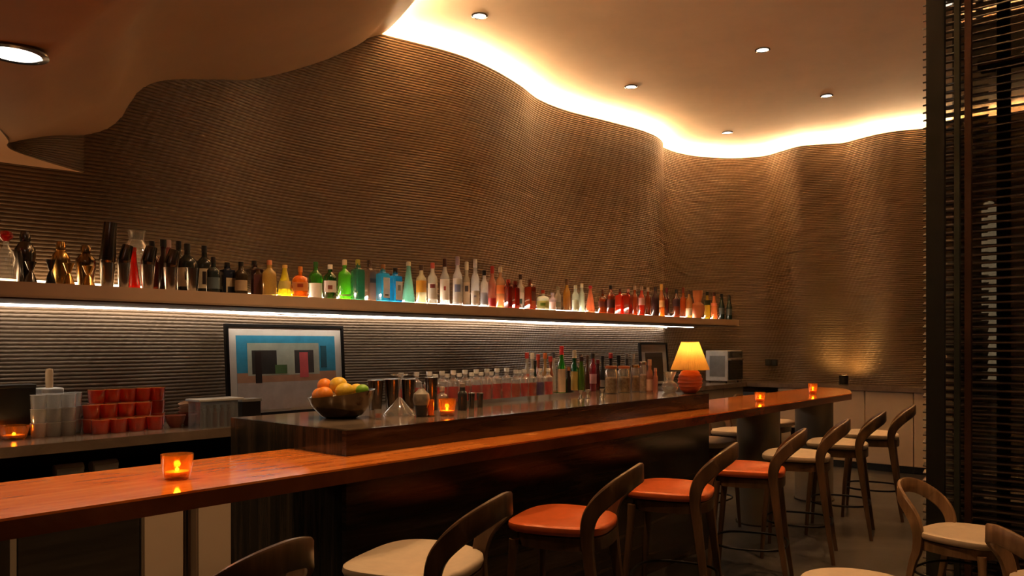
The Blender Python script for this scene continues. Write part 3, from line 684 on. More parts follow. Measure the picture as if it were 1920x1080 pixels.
def shelf_v(u): return HZ-.0537*(2224-u)
prevx = {}
for k, (u, vt, wp, kind, gl, cap, lab, mk, lb) in enumerate(SHB):
    Y = 4.485+(.085 if k % 2 else 0)
    Y = {285:4.72, 306:4.64, 315:4.90, 335:4.80, 351:4.625, 383:4.70, 400:4.47, 426:4.56, 452:4.48, 477:4.57, 505:4.46, 1130:4.44, 741:4.45}.get(u, Y)
    if u in (976,1046,1063,875,1215,1250,1281): Y = 4.71
    x, d = at_y(u, Y); vb = HZ-(SHELF_Z-H)*F/d; h = (vb-vt)*d/F; wd = wp*d/F*.93
    bottle(x, Y, SHELF_Z+.0005, h, wd, kind, gl, cap, lab, lb+' on the wall shelf' if 'shelf' not in lb and len(lb.split()) < 13 else lb, 'bottles on the long wall shelf', mk)
# lathe things on the shelf: shakers, jiggers, decanters, urn
def lathed(name, cat, label, p, parts, group=None, rz=0):
    t = thing(name, label, cat, p, rz, group)
    for (pn, prof, mt, n) in parts: ob(pn, MB().lathe(prof, n), mt, t)
    return t
def shelf_pos(u, vt, Y):
    x, d = at_y(u, Y); vb = HZ-(SHELF_Z-H)*F/d; return x, (vb-vt)*d/F, d/F
def cobbler(u, vt, wp, mt, label, Y=4.6):
    x, h, s = shelf_pos(u, vt, Y); r = wp*s/2
    lathed('cocktail_shaker', 'shaker', label, (x, Y, SHELF_Z+.0005), [
      ('body', [(.0001,0),(r*.66,0),(r*.7,.01),(r,h*.56),(r*.98,h*.60),(.0001,h*.6)], mt, 24),
      ('strainer_top', [(r*.97,h*.602),(r*.95,h*.66),(r*.6,h*.76),(r*.45,h*.80),(.0001,h*.802)], mt, 24),
      ('cap', [(r*.5,h*.804),(r*.52,h*.9),(r*.40,h*.98),(.0001,h)], mt, 20)], 'cocktail shakers on the shelf')
def jigger(u, vt, wp, mt, label, Y=4.47):
    x, h, s = shelf_pos(u, vt, Y); r = wp*s/2
    lathed('jigger', 'jigger', label, (x, Y, SHELF_Z+.0005), [
      ('lower_cup', [(r*.9,0),(r*.95,.004),(r*.6,h*.35),(r*.28,h*.52),(r*.24,h*.54)], mt, 20),
      ('upper_cup', [(r*.24,h*.541),(r*.45,h*.65),(r*.85,h*.98),(r*.9,h),(r*.8,h),(r*.3,h*.62),(.0001,h*.6)], mt, 20)], 'jiggers on the shelf')
x, h, s = shelf_pos(11, 432, 4.52)
lathed('decanter', 'decanter', 'clear glass decanter with a ruby red stopper at the left picture edge', (x, 4.52, SHELF_Z+.0005), [
  ('vessel', [(.0001,0),(.042,0),(.045,.01),(.045,h*.45),(.03,h*.6),(.014,h*.7),(.014,h*.78),(.0001,h*.78)], CLEAR, 20),
  ('stopper', [(.0001,h*.781),(.012,h*.785),(.03,h*.86),(.033,h*.91),(.024,h*.97),(.0001,h)], glass((.8,.02,.03),.5), 20)])
cobbler(47, 433, 36, DSTEEL, 'tall dark steel cocktail shaker near the ruby-stoppered decanter')
jigger(58, 491, 22, DSTEEL, 'dark steel jigger in front of the tall dark shaker')
jigger(95, 487, 19, pm('black_enamel',(.02,.018,.016),.3), 'small black double jigger between the dark and gold shakers')
cobbler(114, 452, 32, GOLD, 'gold cocktail shaker left of the other gold one', 4.66)
jigger(129, 494, 22, GOLD, 'gold jigger in front of the left gold shaker')
cobbler(161, 459, 36, pm('bronze_shaker',(.46,.33,.18),.2,1), 'bronze cocktail shaker right of the gold one', 4.66)
jigger(166, 499, 24, GOLD, 'gold jigger in front of the bronze shaker')
def boston(u, vt, wp, vm, tilt, label, gl=False):
    Y = 4.52; x, h, s = shelf_pos(u, vt, Y); r = wp*s/2; hm = shelf_pos(u, vm, Y)[1]
    t = thing('shaker_tins', label, 'shaker', (x, Y, SHELF_Z+.0005), 0, 'tilted shaker tins on the shelf')
    ob('lower_tin', MB().lathe([(.0001,0),(r*.68,0),(r*.72,.006),(r,hm),(r*.94,hm),(r*.66,.01),(.0001,.01)], 24), STEEL if not gl else CLEAR, t)
    if vt < vm-4:
        o = ob('upper_tin', MB().lathe([(r*.70,-.03),(r*.95,0),(r*.98,.004),(r*.78,h-hm),(.0001,h-hm)], 24), DSTEEL, t, (0,0,hm+.012)); o.rotation_euler = (R(0), R(tilt), 0)
boston(201, 421, 29, 494, 5, 'tallest pair of dark shaker tins, left of the glass globe')
boston(232, 463, 24, 494, 14, 'tilted shaker tins left of the glowing red bottle')
boston(277, 466, 26, 497, 14, 'tilted shaker tins right of the glowing red bottle')
boston(320, 472, 26, 502, 16, 'tilted shaker tins left of the brush-marked bottles')
boston(361, 503, 25, 503, 0, 'single open steel tin in front of the brush-marked bottles')
x, h, s = shelf_pos(256, 433, 4.92)
lathed('glass_globe', 'decanter', 'large clear glass globe with a wide neck behind the shaker tins', (x, 4.92, SHELF_Z+.0005), [
  ('bowl', [(.0001,0),(.05,0),(.09,h*.2),(.105,h*.45),(.09,h*.68),(.05,h*.82),(.045,h*.85)], CLEAR, 28), ('neck', [(.045,h*.851),(.048,h*.95),(.056,h),(.050,h),(.042,h*.87)], CLEAR, 28)])
x, h, s = shelf_pos(250, 464, 4.60)
bottle(x, 4.60, SHELF_Z+.0005, h, 24*s, 'cone', (1.0,.09,.03), DRED, None, 'glowing red bottle between two tilted shaker tins on the wall shelf', 'bottles on the long wall shelf', clear=.4)
x, h, s = shelf_pos(1308, 545, 4.53); r = 26*s/2; TC = pm('terracotta',(.62,.24,.10),.6)
lathed('terracotta_urn', 'urn', 'orange terracotta urn with a cup-shaped top near the right end of the shelf', (x, 4.53, SHELF_Z+.0005), [
  ('body', [(.0001,0),(r*.55,0),(r*.85,h*.15),(r,h*.33),(r*.9,h*.48),(r*.5,h*.58)], TC, 24), ('cup', [(r*.5,h*.581),(r*.55,h*.66),(r*.68,h*.8),(r*.72,h),(r*.62,h),(r*.45,h*.72),(.0001,h*.70)], TC, 24)])

# ------------------------------------------------------------------ things on the stone block
FLAME = emis('flame', (1,.55,.18), 14)
def votive(p, r, h, label, watt=1.2):
    watt *= .25
    t = thing('candle_votive', label, 'candle', p, 0, 'amber tealight glasses')
    ob('glass_cup', MB().lathe([(.0001,.001),(r*.70,0),(r*.82,h*.12),(r*.97,h*.7),(r,h),(r*.95,h),(r*.90,h*.7),(r*.74,h*.16),(.0001,h*.14)], 28), glass((.95,.50,.12), .93), t)
    ob('wax', MB().lathe([(.0001,h*.145),(r*.68,h*.15),(r*.72,h*.30),(.0001,h*.29)], 20), pm('candle_wax',(.85,.6,.3),.5), t)
    ob('flame', MB().lathe([(.0001,h*.30),(r*.10,h*.33),(r*.13,h*.37),(r*.06,h*.45),(.0001,h*.50)], 10), FLAME, t)
    lamp('glow', 'POINT', (0,0,h*.62), watt, (1,.50,.16), t, shadow_soft_size=.012)
votive(at_z(332, 897, SLAB_Z+.0005), .056, .088, 'amber glass candle on the near left part of the amber bar top', 1.3)
votive(at_z(1425, 753, SLAB_Z+.0005), .045, .08, 'amber glass candle on the bar top right of the table lamp', .9)
votive(at_z(1524, 738, SLAB_Z+.0005), .045, .10, 'farthest amber glass candle on the end of the bar top', .9)
votive(at_z(838, 779, BLOCK_Z+.0005), .050, .088, 'amber glass candle on the dark stone block', .9)
p = at_z(26, 823, CTR_Z+.0005); votive(p, .075, .075, 'wide low amber candle dish on the back counter at far left', .5)
# fruit bowl
bp = at_z(640, 783, BLOCK_Z+.0005)
t = thing('fruit_bowl', 'hammered dark metal bowl full of citrus fruit', 'bowl', bp)
m = MB(); n = 36; prof = [(.0001,0),(.075,0),(.105,.015),(.150,.07),(.168,.125),(.160,.125),(.140,.07),(.09,.022),(.0001,.016)]
for (r, z) in prof:
    for i in range(n):
        a = 2*math.pi*i/n; zz = z*(1+.16*math.cos(a+R(35))*(z/.125))
        m.v.append((r*math.cos(a)*(1+.03*math.sin(5*a)*(z/.125)), r*math.sin(a)*(1+.03*math.sin(5*a)*(z/.125)), zz))
for j in range(len(prof)-1):
    for i in range(n): m.f.append((j*n+i, j*n+(i+1)%n, (j+1)*n+(i+1)%n, (j+1)*n+i))
ob('hammered_shell', m, pm('hammered_metal',(.16,.125,.085),.18,1,.3,9,(1,1,.5),bump=.5), t, smooth=60)
OR = pm('orange_peel',(.85,.26,.02),.45,0,.06,60,bump=.15); LE = pm('lemon_peel',(.85,.56,.05),.45,0,.06,60,bump=.15); LI = pm('lime_peel',(.22,.48,.03),.42,0,.08,60,bump=.15)
rt, fw = Vector((SA,-CA,0)), Vector((CA,SA,0))
for (a, b, z, r, mt, lg, lb) in ((-.108,-.008,.112,.040,OR,1.0,'orange at the left rim of the fruit bowl'),(-.101,.068,.158,.039,OR,1.0,'upper left orange on the fruit pile'),
    (-.066,-.084,.124,.038,OR,1.1,'front orange lying lowest in the fruit bowl'),(-.022,.03,.165,.041,LE,1.15,'large yellow grapefruit-like citrus on top of the pile'),
    (.026,-.052,.140,.039,LE,1.2,'yellow lemon at the front of the bowl'),(.070,.03,.140,.031,LE,1.2,'small yellow lemon beside the lime'),
    (.112,-.03,.142,.029,LI,1.15,'bright green lime at the right rim of the bowl'),(.0,.105,.100,.034,OR,1.0,'orange mostly hidden at the back of the bowl'),(.0,-.01,.065,.042,OR,1.0,'orange buried in the middle of the bowl')):
    q = bp+rt*a+fw*b; t = thing('citrus_fruit', lb, 'fruit', (q.x, q.y, bp.z+z-r), 0, 'fruit in the bowl')
    o = ob('peel', MB().lathe([(.0001,-r*lg)]+[(r*math.sin(math.pi*k/12), -r*lg*math.cos(math.pi*k/12)) for k in range(1,12)]+[(.0001,r*lg)], 20), mt, t, (0,0,r))
    if lg > 1: o.rotation_euler = (R(80), 0, R(random.uniform(20,70)))
    ob('stem_scar', MB().lathe([(.0001,r*lg*1.0),(r*.1,r*lg*.985),(r*.1,r*lg*.96),(.0001,r*lg*.95)], 8), pm('stem',(.12,.14,.04),.6), o)
# steel tins, glass cone, jug and small bottles beside the bowl
def on_block(u, vb): return at_z(u, vb, BLOCK_Z+.0005)
def px(p): return (CA*p.x+SA*p.y)/F
def tin(u, vb, vt, wp, label):
    p = on_block(u, vb); s = px(p); h = (vb-vt)*s; r = wp*s/2
    t = thing('steel_tin', label, 'mixing tin', p, 0, 'steel tins on the stone block')
    ob('wall', MB().lathe([(.0001,.0),(r*.74,0),(r*.76,.004),(r,h),(r*.96,h),(r*.72,.008),(.0001,.008)], 26), DSTEEL, t); ob('rolled_rim', MB().lathe([(r*.97,h),(r*1.03,h+.001),(r*1.03,h+.004),(r*.97,h+.005)], 26), STEEL, t)
tin(704,768,714,30,'steel mixing tin touching the right side of the fruit bowl'); tin(735,766,712,30,'steel mixing tin behind the left of the glass cone'); tin(766,765,712,28,'steel mixing tin behind the right of the glass cone')
tin(809,769,709,24,'tall dark steel tin right of the round jug'); tin(884,766,738,13,'small steel tin right of the block candle, left of two'); tin(900,764,738,13,'small steel tin right of the block candle, right of two')
p = on_block(749, 777); s = px(p); 
t = thing('inverted_coupe', 'clear coupe glass standing upside down beside the fruit bowl', 'glass', p)
hh = 76*s; r = 31*s
ob('bowl', MB().lathe([(r,0),(r*.98,.006),(r*.5,hh*.22),(r*.14,hh*.40),(r*.08,hh*.42)], 28), CLEAR, t); ob('stem', MB().lathe([(r*.08,hh*.421),(r*.06,hh*.6),(r*.08,hh*.93)], 12), CLEAR, t); ob('foot', MB().lathe([(r*.1,hh*.931),(r*.5,hh*.97),(r*.52,hh),(.0001,hh)], 24), CLEAR, t)
p = on_block(790, 781); s = px(p); hh = 52*s; r = 16*s; CER = pm('grey_ceramic',(.30,.26,.20),.55,0,.3,30); CERD = pm('dark_glaze',(.03,.03,.035),.25)
lathed('ceramic_jug', 'jug', 'round grey ceramic jug with a dark glazed foot on the stone block', p, [('foot',[(.0001,0),(r*.6,0),(r*.78,hh*.3),(r*.85,hh*.42)],CERD,24),('belly',[(r*.85,hh*.421),(r,hh*.62),(r*.9,hh*.82),(r*.5,hh*.93),(r*.35,hh),(.0001,hh)],CER,24)])
p = on_block(867, 769); s = px(p); bottle(p.x, p.y, p.z, 50*s, 18*s, 'round', (.03,.03,.028), (.25,.22,.2), None, 'small dark bottle just right of the block candle', 'bottles on the stone block')
p = on_block(829, 769); s = px(p); bottle(p.x, p.y, p.z, 44*s, 22*s, 'squat', CL, (.5,.45,.4), None, 'small clear bottle behind the block candle', 'bottles on the stone block', clear=.8)
p = on_block(709, 786); s = px(p); lathed('bitters_glass', 'glass', 'tiny clear glass with an orange drop right of the fruit bowl', p, [('cup',[(.0001,0),(.018,0),(.02,.05),(.018,.05),(.016,.008),(.0001,.008)],CLEAR,16),('drink',[(.0001,.0085),(.0155,.0085),(.016,.03),(.0001,.03)],glass((1,.3,.05),.5),16)])
p = on_block(808, 780); lathed('slim_amber_glass', 'glass', 'slim amber glass between the jug and the block candle', p, [('cup',[(.0001,0),(.016,0),(.018,.085),(.016,.085),(.014,.006),(.0001,.006)],glass((1,.55,.10),.6),16),('base_ring',[(.017,0),(.021,.001),(.021,.006),(.017,.007)],GOLD,16)])
# tray with rows of red carafes
xa, xb = at_y(792, 3.45)[0], at_y(1088, 3.45)[0]
t = thing('metal_tray', 'long pale metal tray holding the red-filled carafes on the stone block', 'tray', ((xa+xb)/2, 3.48, BLOCK_Z+.0005)); hl = (xb-xa)/2
ob('floor_plate', MB().box(-hl, hl, -.12, .12, 0, .006), STEEL, t)
for (a, b, c, d) in ((-hl,hl,-.126,-.1201),(-hl,hl,.1201,.126),(-hl-.006,-hl-.0001,-.126,.126),(hl+.0001,hl+.006,-.126,.126)): ob('rim', MB().box(a, b, c, d, 0, .024), STEEL, t)
REDL = glass((.95,.05,.03), .3, 'red_liquid'); PURL = glass((.25,.10,.45), .3, 'purple_liquid'); ORD = ['first','second','third','fourth','fifth','sixth','seventh','eighth','ninth','tenth','eleventh','twelfth','thirteenth','fourteenth','fifteenth']
AMBL = glass((.85,.20,.04), .3, 'amber_liquid')
def carafe(u, Y, vt, label, liq, grp):
    x, d = at_y(u, Y); z = BLOCK_Z+(.0068 if u > 790 else .0005); vb = HZ+(H-z)*F/d; h = (vb-vt)*d/F; r = .036
    t = thing('stoppered_carafe', label, 'carafe', (x, Y, z), 0, grp)
    ob('vessel', MB().lathe([(.0001,0),(r*.93,0),(r,.006),(r,h*.60),(r*.9,h*.68),(r*.45,h*.75),(r*.36,h*.79),(r*.36,h*.86),(.0001,h*.86)], 18), CLEAR, t)
    ob('liquid', MB().lathe([(.0001,.008),(r*.86,.008),(r*.9,.014),(r*.9,h*.52),(.0001,h*.52)], 16), liq, t)
    ob('stopper', MB().lathe([(.0001,h*.861),(r*.34,h*.861),(r*.50,h*.89),(r*.50,h*.98),(r*.42,h),(.0001,h)], 14), glass((.95,.93,.88),.35,'frosted_stopper'), t)
FR = [752,781,805,829,850,872,893,913,932,950,967,983,997,1012,1028]
for k, u in enumerate(FR):
    carafe(u, 3.62 if u < 790 else 3.43, 699-.047*(u-752)*1.0+ (4 if u > 960 else 0), '%s carafe from the left in the front row of stoppered carafes' % ORD[k], PURL if u == 1012 else (AMBL if u in (967,997) else REDL), 'carafes in the front row of the tray')
for k, u in enumerate((816,838,861,884,902,921,975)):
    carafe(u, 3.535, 703-.05*(u-790), '%s carafe from the left in the back row of stoppered carafes' % ORD[k], REDL, 'carafes in the back row of the tray')
# spirits standing at the back of the block
BLB = [
 (988,661,12,'slim',(.85,.80,.70),(.50,.05,.04),((.6,.2,.15),.3,.5),3.66,'clear bottle with a red pourer at the left of the spirits group'),
 (998,662,12,'slim',(.80,.78,.70),WH,None,3.62,'clear bottle with a white cap behind the carafes'),
 (1003,676,9,'slim',(.02,.03,.02),BK,None,3.57,'thin black bottle in front of the red-pourer bottles'),
 (1009,664,12,'slim',(.70,.25,.15),(.50,.06,.04),None,3.66,'pale bottle with a red cap, middle of the left spirits'),
 (1022,662,12,'slim',(.85,.60,.30),(.60,.16,.04),None,3.66,'bottle with an orange cap behind the carafes'),
 (1032,668,12,'slim',(.60,.20,.12),(.50,.05,.04),None,3.60,'short bottle with a red cap left of the tall green bottle'),
 (1038,660,11,'slim',(.85,.80,.72),(.10,.10,.12),None,3.67,'clear bottle with a white and black cap left of the tall green bottle'),
 (1053,649,17,'tall',(.05,.50,.08),(.60,.04,.05),((.50,.36,.24),.03,.52),3.58,'tall green bottle with a red cap and tan label'),
 (1066,688,10,'slim',(.10,.04,.02),(.35,.12,.05),None,3.55,'short dark amber bottle right of the tall green bottle'),
 (1077,657,15,'tall',(.03,.28,.12),(.66,.60,.50),((.52,.40,.12),.05,.5),3.60,'dark green bottle with a pale cap and yellow label'),
 (1090,668,14,'round',(.22,.42,.05),(.05,.02,.02),None,3.56,'olive green bottle right of the yellow-labelled bottle'),
 (1089,664,11,'slim',(.7,.6,.5),(.10,.06,.05),None,3.67,'clear bottle with a brown cap behind the olive bottle'),
 (1101,666,11,'slim',(.30,.14,.08),(.12,.08,.06),None,3.66,'brown bottle behind the gap after the olive bottle'),
 (1112,662,15,'round',(.65,.10,.16),(.05,.04,.04),((.7,.35,.4),.2,.45),3.58,'pink-red bottle with a thin black cap'),
 (1121,674,10,'slim',(.25,.06,.04),(.22,.02,.02),None,3.64,'short bottle with a dark red cap right of the pink-red bottle'),
 (1130,667,10,'slim',(.02,.02,.02),BK,((.3,.3,.32),.1,.3),3.58,'slim black bottle left of the snack jar'),
 (1145,662,12,'slim',(.10,.05,.05),(.50,.05,.05),None,3.54,'dark bottle with a red cap behind the snack jar'),
 (1160,666,12,'slim',(.02,.025,.025),BK,None,3.47,'black bottle behind the middle of the snack jar'),
 (1175,663,12,'round',(.12,.13,.15),(.20,.20,.22),None,3.40,'steel-grey bottle behind the right of the snack jar'),
 (1187,663,11,'slim',(.55,.52,.5),(.35,.35,.36),None,3.34,'pale grey bottle right of the snack jar'),
 (1218,674,13,'tall',(.80,.42,.28),(.55,.30,.22),((.62,.42,.34),.06,.4),3.15,'pinkish bottle left of the glass goblet'),
 (1229,690,10,'round',(.85,.45,.36),(.6,.3,.25),None,3.10,'small pink bottle touching the glass goblet'),
]
for (u, vt, wp, kind, gl, cap, lab, Y, lb) in BLB:
    x, d = at_y(u, Y); z = BLOCK_Z+.0005; vb = HZ+(H-z)*F/d; s = d/F
    bottle(x, Y, z, (vb-vt)*s, wp*s*.95, kind, gl, cap, lab, lb, 'spirits at the back of the stone block')
def jar(u, Y, vt, wp, label, fill, lidm, name='glass_jar'):
    x, d = at_y(u, Y); z = BLOCK_Z+.0005; vb = HZ+(H-z)*F/d; s = d/F; h = (vb-vt)*s; r = wp*s/2
    t = thing(name, label, 'jar', (x, Y, z), 0, 'snack jars on the stone block')
    ob('jar_glass', MB().lathe([(.0001,0),(r*.95,0),(r,.008),(r,h*.8),(r*.86,h*.86),(r*.86,h*.9)], 22), CLEAR, t)
    ob('contents', MB().lathe([(.0001,.004),(r*.9,.006),(r*.93,h*.55),(r*.6,h*.6),(.0001,h*.58)], 18, rip=(.04,9)), fill, t)
    ob('lid', MB().lathe([(r*.9,h*.901),(r*.94,h*.91),(r*.94,h*.99),(r*.8,h),(.0001,h)], 22), lidm, t)
SN = pm('snack_mix',(.38,.22,.10),.7,0,.5,60,bump=.8,col2=(.75,.55,.32)); RL = pm('rust_lid',(.40,.10,.03),.45,0,.2)
jar(1146, 3.30, 686, 24, 'large snack jar with a rusty lid, left of two', SN, RL); jar(1170, 3.30, 686, 24, 'large snack jar with a rusty lid, right of two', SN, RL)
jar(1192, 3.28, 684, 15, 'narrow crystal jar lit amber right of the snack jars', pm('amber_lit_fill',(.6,.36,.16),.6,0,.3,50,bump=.4), GOLD); jar(1206, 3.20, 678, 14, 'narrow crystal jar behind the amber-lit one', pm('pale_sugar',(.65,.5,.38),.6,0,.3,50,bump=.4), STEEL)  # amber light on the clear crystal is put into the contents' colour
for k, (u, v, lb) in enumerate(((1083,748,'small steel jigger at the end of the tray, left'),(1096,747,'small steel jigger at the end of the tray, right'),(1123,745,'small steel bar tool cup before the snack jars'))):
    p = at_z(u+6, v, BLOCK_Z+.0005); lathed('steel_jigger', 'jigger', lb, (p.x, p.y, p.z), [('lower_cup',[(.016,0),(.017,.002),(.006,.03)],STEEL,16),('upper_cup',[(.006,.0301),(.015,.058),(.017,.06),(.014,.06),(.004,.036),(.0001,.035)],STEEL,16)])
x, d = at_y(1256, 3.035); s = d/F; z = BLOCK_Z+.0005; hh = (HZ+(H-z)*F/d-697)*s
lathed('globe_decanter', 'decanter', 'clear round-bellied glass decanter left of the table lamp', (x, 3.035, z), [('belly',[(.0001,0),(.04,0),(.060,hh*.16),(.064,hh*.30),(.055,hh*.46),(.03,hh*.54),(.026,hh*.57)],CLEAR,28),('flared_neck',[(.026,hh*.571),(.03,hh*.7),(.048,hh*.95),(.052,hh),(.048,hh),(.028,hh*.72)],CLEAR,28),('water',[(.0001,.004),(.036,.004),(.056,hh*.16),(.059,hh*.28),(.0001,hh*.28)],glass((.95,.93,.88),.7),24)])
# table lamp
t = thing('table_lamp', 'table lamp with pleated yellow shade and ribbed orange-red ball base', 'lamp', (5.432, 2.868, BLOCK_Z+.0005))
prof = [(.0001,0),(.042,0),(.050,.004)]
for k in range(25):
    a = math.pi*(.16+.74*k/24); zz = .092-.092*math.cos(a)/math.cos(.16*math.pi)*.98; prof.append((.092*math.sin(a)*(1+.05*math.sin(k*2.1)), max(.005, zz)))
ob('ball_base', MB().lathe(prof+[(.02,.19),(.0001,.192)], 32, rip=(.012,16)), stone('orange_glaze',[(.45,.06,.02),(.62,.12,.04),(.70,.30,.16)],(1,1,9),.4,4,.4), t, smooth=60)
ob('stem', MB().lathe([(.012,.192),(.012,.30)], 12), GOLD, t)
zb, zt = .178, .392
ob('shade', MB().lathe([(.140,zb),(.142,zb+.004),(.064,zt),(.062,zt),(.138,zb+.004)], 200, rip=(.035,50)), cloth_shade('yellow_pleats',(.98,.74,.33)), t, smooth=60)
ob('shade_ring', MB().tube([(.063*math.cos(a/12*math.pi),.063*math.sin(a/12*math.pi),zt-.004) for a in range(24)], .003, 6, True), GOLD, t)
ob('bulb', MB().lathe([(.0001,.27),(.018,.275),(.028,.30),(.02,.325),(.0001,.333)], 14), emis('bulb', (1,.75,.4), 8), t)
lamp('bulb_light', 'POINT', (0,0,.345), 1.0, (1,.80,.52), t, shadow_soft_size=.025)

# ------------------------------------------------------------------ things on the back counter
CZ = CTR_Z+.0005
def tumbler_meshes(r, h, facets):
    a = MB().lathe([(.0001,0),(r*.82,0),(r*.88,.004),(r*1.0,h),(r*.93,h),(r*.80,.014),(.0001,.014)], 20, rip=facets)
    b = MB().lathe([(r*.93,h),(r*1.005,h+.0005),(r*1.005,h+.003),(r*.93,h+.003)], 20)
    return a.mesh('cup',40), b.mesh('lip',40)
def stack(cols, r, h, mt, lm, name, what, row, grp):
    ms = tumbler_meshes(r, h, (.08,10) if mt is CRY else None)
    cw = ['first','second','third','fourth','fifth','sixth']; lw = ['bottom','middle','top']
    for k, (x, y, n) in enumerate(cols):
        for j in range(n):
            t = thing(name, '%s, %s layer, %s stack from the left in the %s row' % (what, lw[j] if n > 1 else 'single', cw[k], row), 'tumbler', (x, y, CZ+j*(h+.0035)), 0, grp)
            ob('cup', ms[0], mt, t); ob('lip', ms[1], lm, t)
CRYL = glass((.98,.96,.92), .25, 'crystal_rim_glint'); CRY = glass((.98,.97,.94), .62, 'crystal'); OG = glass((1.0,.17,.025), .35, 'orange_glass')  # crystal rims paler than the cups: sparkle painted into their colour
OGL = glass((1.0,.50,.18), .12, 'orange_rim_glint')  # bright rim highlight put into the lip colour
def rowp(us, Y, n):                          # stacks set in a row parallel to the counter edge
    return [(at_y(u, Y)[0], Y, k) for u, k in zip(us, n)]
stack(rowp((72,100,128),4.86,(3,3,3)), .0415, .0755, CRY, CRYL, 'crystal_tumbler', 'clear crystal tumbler', 'front clear', 'clear tumbler stacks')
stack(rowp((86,113,139),4.955,(3,3,3)), .0415, .0755, CRY, CRYL, 'crystal_tumbler', 'clear crystal tumbler', 'rear clear', 'clear tumbler stacks')
stack(rowp((188,222,256,290),4.775,(1,1,1,1)), .050, .078, OG, OGL, 'orange_tumbler', 'orange glass tumbler', 'front orange', 'orange tumbler stacks')
stack(rowp((171,204,237,269),4.885,(2,2,2,2)), .050, .078, OG, OGL, 'orange_tumbler', 'orange glass tumbler', 'middle orange', 'orange tumbler stacks')
stack(rowp((181,210,239,267,294),4.992,(3,3,3,3,3)), .050, .078, OG, OGL, 'orange_tumbler', 'orange glass tumbler', 'rear orange', 'orange tumbler stacks')
BOWLM = pm('clay_bowl',(.30,.08,.035),.5,0,.15,12); BOWLS = pm('striped_bowl',(.28,.15,.08),.5,0,.3,10,(1,1,12),col2=(.55,.36,.22))
def bowl(p, r, h, mt, label, tilt=0):
    t = thing('serving_bowl', label, 'bowl', p, 0, 'bowls on the back counter')
    o = ob('shell', MB().lathe([(.0001,0),(r*.5,0),(r*.8,h*.4),(r,h),(r*.95,h),(r*.74,h*.42),(.0001,h*.12)], 26), mt, t); o.rotation_euler = (0, R(tilt), 0)
    o2 = ob('foot', MB().lathe([(r*.45,-.001),(r*.5,.0),(r*.5,.008),(r*.45,.009)], 22), mt, o)
bp2 = at_z(329, 801, CZ); bowl(bp2, .062, .075, BOWLM, 'red clay bowl right of the orange tumblers')
bp3 = at_z(356, 797, CZ)
for k in range(4): bowl((bp3.x+.004*k, bp3.y, CZ+.002+k*.030), .072, .06, BOWLM if k < 2 else BOWLS, ('lowest clay bowl of the leaning stack','second clay bowl up in the leaning stack','third bowl up in the leaning stack, striped','topmost striped bowl of the leaning stack')[k], -4*k)
# black box, white block with wooden handle
p = at_z(24, 812, CZ); t = thing('black_box', 'black box on the back counter at the left picture edge', 'box', (p.x-.04, 5.06, CZ))
ob('body', MB().box(-.16,.10,-.06,.06,0,.27), BLACKP, t, bev=.004); ob('lid', MB().box(-.162,.102,-.062,.062,.2705,.29), pm('black_lid',(.03,.028,.025),.3), t, bev=.003)
p = at_z(76, 807, CZ); t = thing('marble_bottle_cooler', 'white marble cooler with a pale wooden handle sticking out', 'cooler', (p.x+.0, 5.085, CZ))
ob('marble_block', MB().box(-.062,.062,-.055,.055,0,.262), stone('white_marble',[(.45,.42,.38),(.66,.62,.56),(.75,.71,.65)],(1,1,1),.35,3,1), t, bev=.008)
ob('handle', MB().lathe([(.019,.2621),(.021,.30),(.021,.355),(.017,.372),(.0001,.375)], 18), pm('pale_wood',(.62,.40,.20),.5,0,.15,6,(1,1,.2)), t)
# acrylic caddy with little bottles
p = at_z(411, 802, CZ); cx, cy = p.x, p.y+.07
t = thing('acrylic_caddy', 'clear acrylic caddy holding small coloured bottles on the back counter', 'caddy', (cx, cy, CZ))
for (a,b,c,d) in ((-.125,.125,-.075,-.071),(-.125,.125,.071,.075),(-.125,-.121,-.0705,.0705),(.121,.125,-.0705,.0705)): ob('side', MB().box(a,b,c,d,0,.165), CLEAR, t)
o = ob('lid', MB().box(-.14,.16,-.085,.085,.1655,.180), pm('frosted_lid',(.42,.40,.37),.3), t, bev=.003)
ob('floor_plate', MB().box(-.1205,.1205,-.0705,.0705,0,.004), CLEAR, t)
for k, c in enumerate(((.30,.10,.10),(.25,.10,.18),(.55,.06,.05),(.60,.10,.05),(.35,.08,.12))):
    bottle(cx-.095+.047*k, cy-.02, CZ+.0042, .135, .034, 'round', c, (.35,.3,.3), None, ('brownish','purple','red','orange-red','plum')[k]+' small bottle inside the acrylic caddy', 'small bottles in the caddy')
p = at_z(472, 789, CZ); t = thing('dark_container', 'dark square container with a grey lid beside the painting', 'container', (p.x, p.y+.05, CZ))
ob('tub', MB().box(-.07,.07,-.05,.05,0,.13), BLACKP, t, bev=.004); ob('lid', MB().box(-.075,.075,-.055,.055,.1305,.15), pm('grey_lid',(.30,.28,.25),.35), t, bev=.003)
